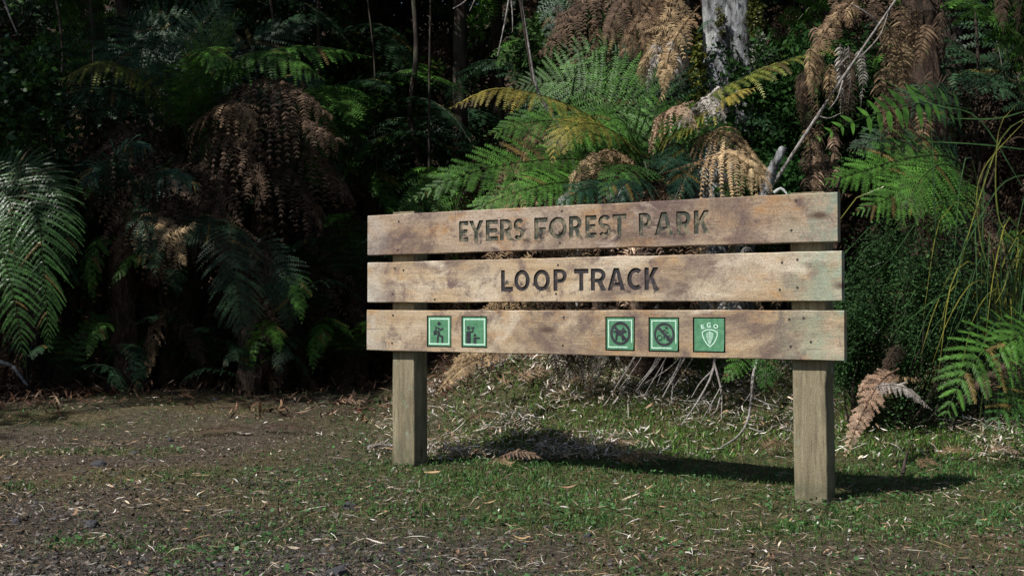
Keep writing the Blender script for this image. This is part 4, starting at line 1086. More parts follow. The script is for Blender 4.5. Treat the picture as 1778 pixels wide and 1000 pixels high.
hero_fern('tree_fern', tuple(p_), 'small shiny-leaved fern between the left edge fern and the broad tree fern', 'tree fern', specs, .08)

# ------------------------------------------------------------------ filler ferns deeper in the shade
def local_frond(L, w, arch, pal, dead=False, n=22, K=10):
    if dead: pts = [(0, 0, 0), (.18 * L, 0, .10 * L), (.34 * L, 0, -.12 * L), (.40 * L, 0, -.55 * L), (.36 * L, 0, -.95 * L)]
    else: pts = [(0, 0, 0), (.25 * L, 0, arch * .28 * L), (.6 * L, 0, arch * .38 * L), (.85 * L, 0, arch * .22 * L), (1.0 * L, 0, 0)]
    kw = dict(pal=pal, n=n, K=K, nh=(0, 0, 1) if not dead else (1, 0, .3), droop=.35, stipe=.15)
    if dead: kw.update(dead=.6, curl=.9, droop=.8, pl=.75)
    return mesh('frond', frond([np.array(p) for p in pts], w, **kw), matfor(pal))
GF = [local_frond(1.5, .34, a, p) for a, p in ((1.2, 'dark'), (.9, 'dark'), (1.5, 'green'), (.7, 'dark'), (1.1, 'green'))]
DF = [local_frond(1.3, .28, 1, p, True, 18, 10) for p in ('brown', 'umber', 'rust', 'umber')]
def filler(px, d, h, ng=8, nd=6, s=1.0, label='', group=None, name='tree_fern', y=None):
    x = (px - 889) / FOC * d; gz = g1(x, d)
    root = thing(name, (x, d, gz), label, 'tree fern', group)
    if h > .15: fern_trunk(root, x, d, gz + h, .10 * s + .02)
    a0 = rng.random() * 6.28
    for k in range(ng):
        o = link('frond', random.choice(GF), root, (0, 0, h)); sc1 = s * (.8 + .4 * rng.random())
        o.scale = (sc1, sc1, sc1); o.rotation_euler = (rng.normal(0, .15), rng.normal(-.25, .25), a0 + k * 6.283 / ng + rng.normal(0, .2))
    for k in range(nd):
        o = link('dead_frond', random.choice(DF), root, (0, 0, h - .05)); sc1 = s * (.7 + .5 * rng.random()) * min(1.0, .45 + h * .5)
        o.scale = (sc1, sc1, sc1); o.rotation_euler = (rng.normal(0, .15), rng.normal(0, .15), a0 + k * 6.283 / max(1, nd) + rng.normal(0, .3))
    return root
LD = ['brown-skirted tree fern in shade just left of the sign', 'brown-skirted tree fern right of the hanging blue-green frond, deep in shade', 'shaded tree fern behind the top left corner of the sign', 'shaded tree fern behind the glossy left edge fern',
      'tall shaded tree fern behind the upper left leafy shrub', 'low brown dead-fronded fern under the broad tree fern', 'tall shaded tree fern directly behind the broad tree fern', 'tall shaded fern in the gap left of the crooked sapling', 'shaded fern at the foot of the crooked sapling',
      'shaded fern half outside the left edge of the photo', 'knee-high brown fern at the turf edge left of the sign', 'low brown fern touching the left ends of the planks', 'brown dead-fronded stump of fern behind the hanging blue-green frond', 'low brown fern on the litter beside the left edge fern',
      'farthest tall tree fern behind the broad crown', 'farthest tree fern high in the upper left corner', 'farthest tree fern high above the left end of the sign', 'far tree fern behind the straight dark trunk']
LB = ['dim fern at the foot of the straight dark trunk', 'shaded fern left of and behind the yellow frond tip', 'brown-skirted fern behind the left half of the sunlit fern', 'brown-skirted fern directly behind the sunlit fern crown', 'brown-skirted fern at the foot of the grey lichened trunk', 'brown fern right of the grey lichened trunk',
      'brown fern behind the foot of the leaning pale branch', 'tall shaded tree fern high behind the leaning pale branch', 'tall shaded tree fern left of the top of the grey trunk', 'far tall tree fern above the sunlit fern', 'brown-skirted fern behind the small-leaved bush', 'shaded tree fern behind the sedge clump',
      'shaded tree fern at the right edge behind the sedge', 'tall shaded fern behind the hanging brown column', 'tall shaded fern in the upper right corner', 'low brown fern between the small-leaved bush and the glossy right fern', 'low brown fern behind the glossy right fern', 'low brown fern behind the small-leaved bush']
GD = 'ferns in the dark understorey behind the left clearing'
GB = 'ferns in deep shade behind the sunlit fern'
for k, (px, d, h, ng, nd, s) in enumerate([(560, 10.6, 1.2, 7, 14, 1.0), (480, 11.2, 1.5, 6, 14, 1.0), (640, 11.6, 1.0, 9, 10, .9), (60, 10.8, 1.6, 7, 12, 1.0), (170, 11.5, 2.2, 8, 14, 1.1), (250, 10.6, .9, 4, 14, .9),
                                            (380, 12.2, 2.6, 9, 14, 1.1), (560, 12.8, 2.6, 10, 10, 1.2), (700, 12.6, 1.5, 9, 10, 1.0), (-60, 9.6, .8, 6, 10, .9), (500, 10.0, .45, 3, 9, .7), (600, 10.2, .4, 3, 8, .7), (390, 10.2, .7, 2, 10, .8), (100, 9.7, .5, 3, 10, .75),
                                            (300, 13.5, 3.2, 10, 8, 1.2), (30, 12.5, 3.0, 10, 8, 1.2), (650, 14.0, 3.3, 10, 8, 1.2), (780, 13.4, 2.9, 9, 8, 1.1)]):
    filler(px, d, h, ng, nd, s, LD[k], GD)
LU = ['small dark fern at the foot of the broad tree fern', 'low dark fern between the left edge fern and the broad tree fern', 'low fern with brown tips at the left forest edge', 'small fern just left of the left end of the bottom plank', 'low fern behind the turf edge, left of the sign',
      'small dim fern beneath the hanging blue-green frond', 'low dim fern right of the hanging blue-green frond', 'dim fern filling the gap below the brown skirt', 'dim waist-high fern beside the left end of the planks', 'dim fern high between the crown and the crooked sapling', 'dim fern under the upper left leafy shrub', 'dim fern behind the small shiny-leaved fern']
for k, (px, d, h, ng, nd, s) in enumerate([(340, 9.6, .12, 8, 5, .42), (200, 9.5, .15, 8, 6, .42), (120, 9.2, .10, 6, 7, .40), (610, 9.8, .15, 8, 4, .42), (540, 9.7, .12, 8, 5, .40), (430, 9.3, .08, 7, 5, .36), (490, 9.6, .45, 8, 6, .5), (300, 9.6, .6, 8, 7, .5), (620, 10.0, .75, 9, 5, .55), (600, 11.0, 1.7, 10, 6, .8), (120, 9.8, 1.1, 9, 5, .6), (250, 9.7, 1.0, 8, 5, .5)]):
    filler(px, d, h, ng, nd, s, LU[k], 'low ferns along the left forest edge', name='fern')
for k, (px, d, h, ng, nd, s) in enumerate([(740, 11.0, .9, 8, 6, .9), (850, 10.6, .9, 6, 10, .9), (960, 9.8, 1.3, 5, 12, .9), (1060, 9.6, 1.9, 6, 12, 1.0), (1250, 9.4, 1.0, 6, 12, .9), (1340, 9.4, 1.6, 5, 12, .9), (1480, 9.2, 1.2, 5, 12, .9), (1380, 10.6, 2.3, 8, 8, 1.1), (1180, 11, 2.4, 8, 10, 1.1), (1000, 12.5, 2.8, 9, 8, 1.1),
                                            (1650, 9.2, 1.1, 5, 12, .9), (1750, 9.0, 1.7, 7, 12, 1.0), (1830, 8.4, 1.3, 5, 12, 1.0), (1560, 10.6, 2.5, 8, 10, 1.1), (1720, 10.6, 2.8, 9, 8, 1.1), (1700, 8.1, .3, 2, 9, .7), (1800, 7.8, .3, 2, 8, .7), (1600, 7.9, .4, 2, 8, .7)]):
    filler(px, d, h, ng, nd, s, LB[k], GB)

# ------------------------------------------------------------------ leaf masses: shrubs, trees, far forest
def leafcloud(center, rad, n, size, c0, c1, clump=.25, nclump=40, ratio=.5, flat=.3, rs=None, hollow=.4):
    rs = rs or rng
    cc = nrm(rs.normal(size=(nclump, 3))) * (hollow + (1 - hollow) * rs.random((nclump, 1)) ** .6)
    cc = cc * np.asarray(rad) + np.asarray(center)
    idx = rs.integers(0, nclump, n)
    p = cc[idx] + rs.normal(size=(n, 3)) * np.asarray(rad) * clump * .6
    d = nrm(rs.normal(size=(n, 3)) * [1, 1, 1 - flat]); e = nrm(np.cross(d, rs.normal(size=(n, 3))))
    s = size * (.6 + .8 * rs.random((n, 1)))
    V = np.stack([p, p + d * s * .5 + e * s * ratio * .5, p + d * s, p + d * s * .5 - e * s * ratio * .5], 1).reshape(-1, 3)
    b = np.arange(n) * 4
    cl = rs.random(nclump)[idx]
    col = np.asarray(c0) + (np.asarray(c1) - np.asarray(c0)) * np.clip(cl + rs.normal(0, .2, n), 0, 1)[:, None]
    return (V, np.stack([b, b + 1, b + 2, b + 3], -1), np.repeat(np.clip(col, .002, 1), 4, 0))

def stems(center, rad, base, n, r=.006):
    out = []
    for k in range(n):
        e = np.asarray(center) + nrm(rng.normal(size=3)) * np.asarray(rad) * (.5 + .5 * rng.random())
        m1 = (np.asarray(base) + e) / 2 + rng.normal(size=3) * .06
        out += tube(crom([base, m1, e], 8), np.linspace(r, r * .3, 8), 5, (1, 1, 1), cap=False)
    return out

def shrub(name, px, d, zc, rad, n, size, c0, c1, label, cat='shrub', mat=None, nclump=60, clump=.22, ratio=.5, group=None, nst=16, hollow=.3, lobes=0):
    x = (px - 889) / FOC * d; gz = g1(x, d)
    root = thing(name, (x, d, gz), label, cat, group)
    c = (x, d, zc)
    part('stems', stems(c, [q * .75 for q in rad], (x, d, gz), nst, .008), M_BARK, root)
    if lobes:
        fl = []
        for k in range(lobes):
            q = nrm(rng.normal(size=3)) * np.asarray(rad) * (.35 + .6 * rng.random()); f_ = .28 + .28 * rng.random()
            cl_ = np.asarray(c0) * (.7 + .9 * rng.random()); ch_ = np.asarray(c1) * (.6 + .9 * rng.random())
            fl.append(leafcloud(np.asarray(c) + q, np.asarray(rad) * f_ * [1, 1, 1.3], n // lobes, size * (.8 + .5 * rng.random()), cl_, ch_, .42, 14, ratio, hollow=.1))
        part('foliage', fl, mat or M_MATTE, root)
    else: part('foliage', [leafcloud(c, rad, n, size, c0, c1, clump, nclump, ratio, hollow=hollow)], mat or M_MATTE, root)
    return root
# small-leaved bush right of the sign
shrub('shrub', 1575, 7.0, .74, (.42, .30, .50), 32000, .017, (.020, .046, .016), (.046, .105, .034), 'dense small-leaved dark green bush just right of the sign', lobes=26, nst=26)
shrub('shrub', 1480, 6.9, .66, (.2, .22, .36), 10000, .017, (.020, .046, .016), (.046, .105, .034), 'small-leaved bush tucked behind the right end of the planks', lobes=10, nst=10)
# broadleaf at upper left
shrub('shrub', 50, 9.3, 2.05, (.50, .5, .75), 5200, .065, (.014, .035, .010), (.04, .10, .020), 'leafy yellow-green shrub in the upper left corner', nclump=70, clump=.22, mat=M_GLOSS)
shrub('shrub', 90, 9.5, 1.25, (.45, .4, .5), 2200, .07, (.010, .03, .010), (.03, .08, .018), 'sparse leafy shrub beneath the upper left corner shrub', nclump=50, clump=.2, mat=M_GLOSS)
shrub('shrub', 1385, 8.6, 2.15, (.75, .4, .55), 16000, .04, (.010, .03, .008), (.03, .085, .018), 'small-leaved green shrub behind the leaning pale branch', nclump=120, clump=.16)
shrub('shrub', 1330, 7.9, 1.45, (.35, .25, .30), 3500, .04, (.012, .04, .010), (.035, .10, .022), 'light green leafy shrub behind the ribbed dead frond', nclump=50, clump=.2)
shrub('shrub', 650, 12.5, 3.0, (.6, .5, .5), 5000, .07, (.02, .05, .012), (.08, .14, .03), 'yellowish shrub high in the dark gap above the left end of the sign', nclump=50, clump=.2)
shrub('shrub', 990, 8.9, 2.55, (.40, .3, .35), 6000, .045, (.010, .028, .008), (.04, .085, .022), 'thin green shrub behind the top of the sunlit fern', nclump=60, clump=.2)
shrub('shrub', 880, 11.5, 1.9, (.6, .5, .7), 5000, .05, (.008, .024, .008), (.03, .075, .02), 'dim green shrub between the dark trunks and the sunlit fern', nclump=60, clump=.2)

def tree(px, d, label, r=.12, top=7.5, lean=(0, 0), crown=None, mat=None, x=None, y=None, group=None, n=9000, size=.13, rough=.12, limbs=5):
    if x is None: x = (px - 889) / FOC * d; y = d
    gz = g1(x, y)
    root = thing('tree', (x, y, gz), label, 'tree', group)
    pr = trunk_parts(x, y, top * .86, r, r * .5, lean, rough, 26)
    cz = top
    cr = crown or (2.2, 2.2, 1.6)
    for k in range(limbs):
        a = k * 6.283 / limbs + rng.random(); s = np.array([x, y, top * (.62 + .2 * rng.random())])
        e = np.array([x + math.cos(a) * cr[0] * .7, y + math.sin(a) * cr[1] * .7, top + rng.normal(0, .4)])
        pr += tube(crom([s, (s + e) / 2 + [0, 0, .3], e], 10), np.linspace(r * .45, r * .1, 10), 6, (1, 1, 1), cap=False)
    part('trunk', pr, mat or M_BARK, root, True)
    part('crown', [leafcloud((x, y, cz), cr, n, size, (.010, .028, .009), (.030, .070, .018), .2, 90, hollow=.15)], M_LEAF, root)
    return root
GT = 'dim trunks in the forest behind the clearing'
tree(205, 11.6, 'dark upright trunk behind the left fern crown', .10, 6.5)
tl = tree(800, 11.0, 'straight dark trunk left of the sunlit fern', .085, 6.5)
tree(430, 13.8, 'slim trunk in deep shade behind the broad tree fern', .08, 7)
tree(870, 13.0, 'slim dim trunk left of the yellow frond tip', .09, 7)
tree(1010, 13.2, 'slim dim trunk far behind the top of the sunlit fern', .10, 7)
tree(1180, 10.4, 'dark trunk just left of the grey lichened trunk', .13, 7)
tree(1655, 10.0, 'dark trunk behind the column of hanging brown fronds', .14, 7)
tree(1520, 12.0, 'thin dark trunk behind the leaning pale branch', .09, 7)
# curved thin sapling at 715
def sapling(label, pts, r, mat, name='sapling', cat='sapling', leaves=True):
    p = W(pts); b = p[0].copy(); b[2] = g1(b[0], b[1]) - .05
    root = thing(name, (b[0], b[1], b[2] + .05), label, cat)
    part('stem', tube(crom([b] + p, 40), np.linspace(r, r * .6, 40), 7, (1, 1, 1), .1), mat, root, True)
    if leaves:
        e = p[-1]; part('foliage', [leafcloud(e + np.array([0, 0, .8]), (.8, .8, .7), 2500, .07, (.010, .028, .009), (.03, .07, .018), .2, 40)], M_LEAF, root)
    return root
sapling('thin crooked sapling stem in the dark gap left of the sunlit fern', [(730, 330, 10.6), (712, 200, 10.6), (722, 90, 10.6), (715, -40, 10.6)], .034, M_BARK)
sapling('very thin straight stem beside the crooked sapling', [(745, 330, 10.2), (745, 150, 10.2), (748, -60, 10.2)], .014, M_BARK)
sapling('pale broken stem hanging above the ridge of the sunlit fern', [(1000, 300, 7.9), (935, 160, 7.8), (915, 60, 7.8), (895, -60, 7.8)], .012, M_TWIG, leaves=False)

for k, (px_, d_, r_, lb) in enumerate([(95, 10.2, .018, 'slim dark stem rising behind the left edge fern'), (470, 11.0, .022, 'slim dark stem behind the dead skirt of the broad tree fern'), (560, 11.8, .03, 'dark leaning sapling between broad tree fern and sign'), (640, 10.8, .012, 'thin vine-like stem above the left end of the sign'), (160, 9.8, .012, 'thin stem left of the broad tree fern'), (1010, 10.0, .02, 'slim stem behind the top of the sunlit fern'), (1700, 8.6, .016, 'slim dark stem at upper right behind the sedge')]):
    sapling(lb, [(px_ + 20, 420, d_), (px_ + 8 * rng.normal(), 250, d_), (px_ + 8 * rng.normal(), 100, d_), (px_ - 10, -60, d_)], r_, M_BARK, leaves=False)
# the grey lichened dead trunk, split, with moss
x, y = (1262 - 889) / FOC * 8.6, 8.6
root = thing('dead_tree', (x, y, g1(x, y)), 'thick grey lichened trunk with a split hollow, top centre right', 'tree')
t_ = np.linspace(0, 1, 30)
zb = g1(x, y) - .1
def gtube(x0, r0, r1, z0, z1, off):
    z = z0 + (z1 - z0) * t_
    return tube(np.stack([x0 + .03 * np.sin(z * 3 + off), y + .02 * np.cos(z * 2.5 + off) + 0 * z, z], -1), (r0 + (r1 - r0) * t_) * (1 + .12 * np.sin(z * 9 + off)), 14, (1, 1, 1), .12)
part('trunk', gtube(x - .075, .13, .095, zb, 5.5, 0) + gtube(x + .09, .12, .085, zb, 5.5, 2) + gtube(x, .10, .06, zb, 2.45, 4), M_GREYBARK, root, True)
part('moss', [leafcloud((x + .17, y - .12, 2.72), (.06, .05, .16), 900, .025, (.05, .06, .012), (.12, .13, .03), .3, 20), leafcloud((x - .06, y - .14, 2.7), (.03, .02, .10), 300, .02, (.06, .07, .015), (.12, .12, .03), .3, 10),
              leafcloud((x - .2, y - .1, 2.3), (.06, .05, .3), 900, .035, (.07, .10, .012), (.17, .17, .03), .3, 24),
              leafcloud((x + .19, y - .12, 2.5), (.05, .05, .14), 500, .025, (.16, .18, .13), (.32, .34, .27), .3, 20)], M_LEAF, root)
# ------------------------------------------------------------------ branches and twigs
def branch(label, pts, r, twigs=(), mat=None, name='branch', cat='branch', jit=.15):
    p = W(pts); b = p[0]
    n = 24
    root = thing(name, tuple(b), label, cat)
    part('stem', tube(crom(p, n), np.linspace(r, r * .45, n), 7, (1, 1, 1), jit), mat or M_TWIG, root, True)
    for tw in twigs:
        part('twig', tube(crom(W(tw[0]), 12), np.linspace(tw[1], tw[1] * .35, 12), 5, (1, 1, 1), .1, cap=False), mat or M_TWIG, root, True)
    return root
branch('pale bare branch leaning diagonally beside the hanging brown fronds', [(1345, 318, 7.2), (1405, 225, 7.1), (1465, 135, 7.0), (1550, 10, 6.9), (1600, -60, 6.9)], .011,
       [([(1500, 95, 7.0), (1530, 60, 7.0), (1545, 20, 7.0)], .006), ([(1465, 140, 7.0), (1455, 170, 6.9), (1440, 190, 6.9)], .006), ([(1530, 42, 6.95), (1505, 20, 6.9), (1480, 5, 6.9)], .007), ([(1420, 200, 7.1), (1440, 205, 7.0), (1462, 196, 7.0)], .005)])
branch('stubby grey lichened branch behind the top plank near its right end', [(1326, 350, 7.1), (1340, 300, 7.05), (1362, 255, 7.0)], .04, [([(1345, 335, 7), (1358, 328, 6.98), (1372, 344, 6.95)], .012)], mat=M_GREYBARK, jit=.3)
branch('slender pale twig hanging at the top, left of the fern', [(888, -30, 6.5), (878, 30, 6.5), (864, 96, 6.5)], .006, [([(888, 0, 6.5), (890, 30, 6.5), (890, 54, 6.5)], .005)])
branch('brown rod-like twig slanting down to the yellow frond', [(898, -40, 7.0), (912, 60, 7.0), (926, 148, 7.0)], .009, mat=M_BARK)
branch('short white stick in the upper left corner', [(-10, -40, 8.5), (12, 22, 8.5), (26, 55, 8.5)], .010)
branch('short pale twigs at the top edge above the dark trunks', [(830, -30, 7.5), (808, 0, 7.5), (786, 14, 7.5)], .006, [([(840, -30, 7.5), (826, -5, 7.5), (815, 18, 7.5)], .006)])
# grey twigs hanging under the sign
for k, (lab, pts, r, tw) in enumerate([
    ('forked grey dead branch hanging under the sign, its tips at the grass', [(1245, 560, 7.3), (1238, 640, 7.1), (1215, 690, 6.95), (1182, 738, 6.8)], .009, [([(1235, 645, 7.1), (1215, 665, 7.0), (1200, 690, 6.95)], .006), ([(1240, 630, 7.1), (1252, 680, 7.0), (1252, 728, 6.85)], .007), ([(1252, 670, 7.0), (1235, 700, 6.9), (1215, 735, 6.85)], .005), ([(1250, 690, 6.95), (1243, 712, 6.9), (1232, 722, 6.85)], .005)]),
    ('crooked pale branch curving down to the sign shadow near the right post', [(1318, 615, 7.2), (1308, 650, 7.05), (1300, 720, 6.85), (1282, 755, 6.75), (1248, 778, 6.65)], .010, [([(1308, 690, 6.9), (1330, 700, 6.85), (1352, 706, 6.8)], .005), ([(1300, 742, 6.8), (1318, 748, 6.75), (1326, 746, 6.75)], .006), ([(1305, 680, 6.95), (1290, 700, 6.9), (1280, 712, 6.9)], .004)]),
    ('fan of thin grey twigs hanging just left of the forked branch', [(1190, 600, 7.3), (1175, 640, 7.2), (1150, 690, 7.0)], .007, [([(1190, 610, 7.3), (1160, 640, 7.2), (1120, 665, 7.1)], .005), ([(1185, 620, 7.3), (1170, 660, 7.15), (1165, 700, 7.0)], .005), ([(1150, 600, 7.3), (1130, 640, 7.2), (1105, 670, 7.1)], .006), ([(1160, 600, 7.3), (1150, 640, 7.2), (1140, 670, 7.1)], .004)])]):
    branch(lab, pts, r, tw)
branch('grey stick lying on the grass against the left post', [(640, 776, 6.55), (662, 772, 6.6), (684, 773, 6.6)], .012, name='stick', cat='stick')
branch('thin dark stick standing upright in the bare ground', [(486, 896, 4.75), (484, 880, 4.75), (484, 864, 4.75)], .004, mat=M_BARK, name='stick', cat='stick')
branch('short dark stump of a stick in the turf right of the right post', [(1566, 822, 5.9), (1570, 800, 5.95), (1576, 780, 5.95)], .011, mat=M_BARK, name='stick', cat='stick')
branch('long grey stick slanting through the leaf litter at the lower left forest edge', [(-20, 625, 9.3), (20, 635, 9.2), (48, 668, 9.1)], .02, mat=M_GREYBARK, name='stick', cat='stick')
branch('dark fallen bough lying across the litter at the left forest edge', [(110, 598, 9.6), (150, 640, 9.4), (215, 670, 9.2)], .016, mat=M_BARK, name='stick', cat='stick')

specs = [('D', [(905, 596, 7.1), (850, 615, 6.95), (800, 640, 6.85), (752, 690, 6.75)], .075, dict(pal='tan', n=22, K=8, droop=.25, stipe=.1, gaps=0, dead=.5)),
         ('D', [(905, 596, 7.1), (880, 600, 7.0), (820, 612, 6.9), (778, 626, 6.85)], .05, dict(pal='tan', n=18, K=6, droop=.25, stipe=.1, gaps=0, dead=.5))]
hero_fern('dead_fern', tuple(P(905, 640, 7.15)), 'tan dead fronds sweeping out below the left part of the bottom plank', 'dead fern', specs, 0)
specs = [hang(955 + 165 * rng.random(), 560 + 40 * rng.random(), 50 + 60 * rng.random(), 7.2 + .2 * rng.random(), .05, ['umber', 'umber', 'white', 'brown'][k % 4], 16, lean=rng.normal(0, 12), wide=.24) for k in range(34)]
hero_fern('dead_fern', tuple(P(1035, 640, 7.4)), 'blackened dead fronds with white tips hanging under the middle of the sign', 'dead fern', specs, 0)
specs = [hang(940 + 420 * rng.random(), 400 + 130 * rng.random(), 60 + 60 * rng.random(), 7.0 + .4 * rng.random(), .05, ['white', 'tan', 'pink', 'brown'][k % 4], 16, lean=rng.normal(0, 20), wide=.24) for k in range(30)]
hero_fern('dead_fern', tuple(P(1150, 600, 7.5)), 'tangle of pale and brown dead fronds seen through the gaps between planks', 'dead fern', specs, 0)
for k in range(9):
    x0 = 1080 + 110 * rng.random()
    branch('thin grey twig among the fan of twigs hanging beneath the fourth and fifth plaques', [(x0 + 30, 590, 7.2), (x0 + 8, 630, 7.1), (x0 - 25, 665 + 25 * rng.random(), 7.05)], .0035, name='twig', cat='twig')['group'] = 'thin twigs hanging under the sign'
# ------------------------------------------------------------------ long-bladed sedge at right
def blade(pts, w, pal):
    n = 16; C = crom(pts, n); T = nrm(np.gradient(C, axis=0)); B = nrm(np.cross(T, [0.2, -1, .2])); N = np.cross(B, T)
    t = np.linspace(0, 1, n); ww = w * np.minimum(1, .5 + 2 * t) * (1 - t ** 3) + .0006
    V = np.stack([C + B * ww[:, None] * .5, C - N * ww[:, None] * .18, C - B * ww[:, None] * .5], 1).reshape(-1, 3)
    F = []
    for a in range(n - 1): F += [(a * 3, a * 3 + 1, a * 3 + 4, a * 3 + 3), (a * 3 + 1, a * 3 + 2, a * 3 + 5, a * 3 + 4)]
    c0, c1 = pal; col = np.repeat(np.array(c0) + (np.array(c1) - np.array(c0)) * t[:, None], 3, 0)
    return [(V, np.array(F), col)]
p_ = P(1755, 480, 7.0); bx, by = float(p_[0]), 7.0
root = thing('sedge', (bx, by, g1(bx, by)), 'clump of long arching grassy blades at the right edge', 'sedge')
gb = ((.022, .055, .016), (.055, .12, .032)); yb = ((.06, .10, .015), (.26, .24, .04))
for k in range(125):
    a = rng.random() * 6.283; L = .9 + .8 * rng.random(); out_ = .35 + .6 * rng.random()
    b = np.array([bx + .10 * rng.normal(), by + .12 * rng.normal(), g1(bx, by) + .05])
    dx, dy = math.cos(a), math.sin(a) * .8
    h = L * (.55 + .35 * rng.random())
    pts = [b, b + [dx * out_ * .25, dy * out_ * .25, h * .75], b + [dx * out_ * .7, dy * out_ * .7, h * 1.0], b + [dx * out_ * 1.1, dy * out_ * 1.1, h * (.72 + .2 * rng.random())], b + [dx * out_ * 1.35, dy * out_ * 1.35, h * (.3 + .4 * rng.random())]]
    part('blade', blade(pts, .007 + .006 * rng.random(), yb if rng.random() < .3 else gb), M_BLADE, root)
for pts, y_ in [([(1780, 330, 6.4), (1700, 205, 6.4), (1620, 180, 6.4), (1520, 130, 6.5)], 0), ([(1790, 200, 6.4), (1740, 240, 6.4), (1690, 380, 6.3), (1665, 470, 6.3)], 1), ([(1790, 190, 6.4), (1730, 205, 6.4), (1650, 205, 6.4)], 0),
                ([(1800, 300, 6.3), (1740, 320, 6.3), (1680, 420, 6.2), (1640, 500, 6.2)], 0), ([(1790, 440, 6.2), (1735, 380, 6.2), (1735, 230, 6.2), (1768, 180, 6.2)], 1), ([(1720, 480, 6.2), (1700, 400, 6.2), (1705, 300, 6.2), (1790, 200, 6.2)], 1),
                ([(1625, 420, 6.4), (1622, 300, 6.4), (1618, 210, 6.4)], 0), ([(1790, 260, 6.3), (1700, 250, 6.3), (1600, 245, 6.3)], 0)]:
    part('blade', blade(W(pts), .008, yb if y_ else gb), M_BLADE, root)
root = None

# ------------------------------------------------------------------ far forest, and trees added to shade the clearing
fz = []
for k in range(46):
    d = 15 + 6 * rng.random(); xx = -9 + 18 * (k + rng.random()) / 46
    for lvl in range(3):
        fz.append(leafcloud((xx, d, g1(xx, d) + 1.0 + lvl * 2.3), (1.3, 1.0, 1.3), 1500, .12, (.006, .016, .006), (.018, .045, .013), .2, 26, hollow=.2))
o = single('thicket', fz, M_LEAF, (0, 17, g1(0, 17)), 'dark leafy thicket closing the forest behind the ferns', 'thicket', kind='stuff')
GC = 'trees added for the shade of their unseen crowns'  # crowns out of view, placed to block sun and sky light
for (x, y, top, cr, n) in [(-5.4, 7.6, 6.4, (2.5, 1.9, 1.2), 5000), (-10.2, 5.4, 7.5, (2.6, 2.4, 1.5), 9000), (-4.2, 12.5, 6.6, (2.4, 2.0, 1.2), 6000), (-12.5, -2.5, 8.5, (1.9, 1.9, 1.5), 6000), (-4.5, -5.5, 8.5, (2.8, 2.4, 2.0), 9000), (5.0, -5.0, 8.5, (2.8, 2.4, 2.2), 9000), (-1.0, -4.0, 9.5, (2.4, 2.0, 1.6), 8000), (3.5, 0.5, 9.0, (2.2, 2.4, 1.6), 8000), (-1.5, 13.8, 7, (2.6, 2.2, 1.6), 9000), (-6.6, 10.5, 7, (2.6, 2.4, 1.6), 9000),
                           (2.5, 14.5, 7.5, (2.8, 2.3, 1.6), 9000), (6.2, 10.2, 7.5, (2.5, 2.3, 1.6), 9000), (8.2, 5.5, 8.0, (2.5, 2.5, 1.8), 9000), (-10.0, -4.5, 8.0, (2.6, 2.6, 1.8), 9000), (7.5, -2, 8, (2.6, 2.6, 1.8), 9000), (1.5, -7.5, 7.5, (2.8, 2.2, 2.0), 9000)]:
    tree(0, 0, 'tall leafy tree added to shade the clearing, crown out of view', .16, top, crown=cr, x=x, y=y, group=GC, n=n, size=.16)

# ------------------------------------------------------------------ ground cover
def view_pts(n, y0, y1, power=2.0, dens=None, xm=(.45, .45), extra=.25):
    u = rng.random(n)
    if power == 2: y = 1 / (1 / y0 + u * (1 / y1 - 1 / y0)) if False else y0 * (y1 / y0) ** u
    else: y = y0 + (y1 - y0) * u
    x = (-(xm[0] * y + extra)) + rng.random(n) * ((xm[0] + xm[1]) * y + 2 * extra)
    if dens is not None:
        k = rng.random(n) < dens(x, y); x, y = x[k], y[k]
    return x, y

def blades(x, y, hmin, hmax, wd, c0, c1, z=None, lean=.5):
    n = len(x); z = G(x, y) if z is None else z
    h = hmin + (hmax - hmin) * rng.random(n) ** 1.6; a = rng.random(n) * 6.283; f = rng.random(n) * 6.283
    b = np.stack([x, y, z - .003], -1); w = np.stack([np.cos(a), np.sin(a), 0 * a], -1) * (wd * (.6 + .8 * rng.random(n)))[:, None]
    ld = np.stack([np.cos(f), np.sin(f), 0 * f], -1) * (h * lean * (.3 + rng.random(n)))[:, None]
    up = np.stack([0 * h, 0 * h, h], -1)
    V = np.stack([b - w, b + w, b + up * .6 + ld * .4 + w * .7, b + up * .6 + ld * .4 - w * .7, b + up * (1 - .3 * lean) + ld], 1).reshape(-1, 3)
    k = np.arange(n) * 5
    t = np.clip(rng.random(n)[:, None] * .8 + .25 * vnoise(x, y, 5, 31)[:, None], 0, 1)
    col = np.asarray(c0) + (np.asarray(c1) - np.asarray(c0)) * t
    dry = rng.random(n) < .07
    col[dry] = np.array([.22, .17, .08]) * (.6 + .6 * rng.random((dry.sum(), 1)))
    col = np.repeat(col, 5, 0)
    return [(V, np.stack([k, k + 1, k + 2, k + 3], -1), col), (V, np.stack([k + 3, k + 2, k + 4], -1), col)]

x, y = view_pts(230000, 3.4, 11, dens=lambda x, y: np.clip(GRASS(x, y) ** 1.3 * 1.1 + .03, 0, 1) * sstep(11, 9.5, y))
g = blades(x, y, .008, .032, .0016, (.030, .070, .017), (.085, .160, .036))
x, y = view_pts(60000, 6.5, 8.8, dens=lambda x, y: sstep(-.7, -.1, x) * (.35 + .65 * sstep(.35, .6, vnoise(x, y, 2.2, 41))))
g += blades(x, y, .015, .07, .0026, (.035, .10, .014), (.13, .26, .04), lean=.9)
x, y = view_pts(34000, 4.4, 7.2, dens=lambda x, y: sstep(.48, .66, vnoise(x, y, 3.0, 42)) * GRASS(x, y) * (.35 + .65 * sstep(-.9, -.2, x)))
g += blades(x, y, .015, .05, .0030, (.036, .095, .022), (.085, .20, .042), lean=1.0)
o = single('turf', g, M_GRASS, (0, 6, 0), 'short patchy green turf growing round the sign posts', 'grass', kind='stuff')

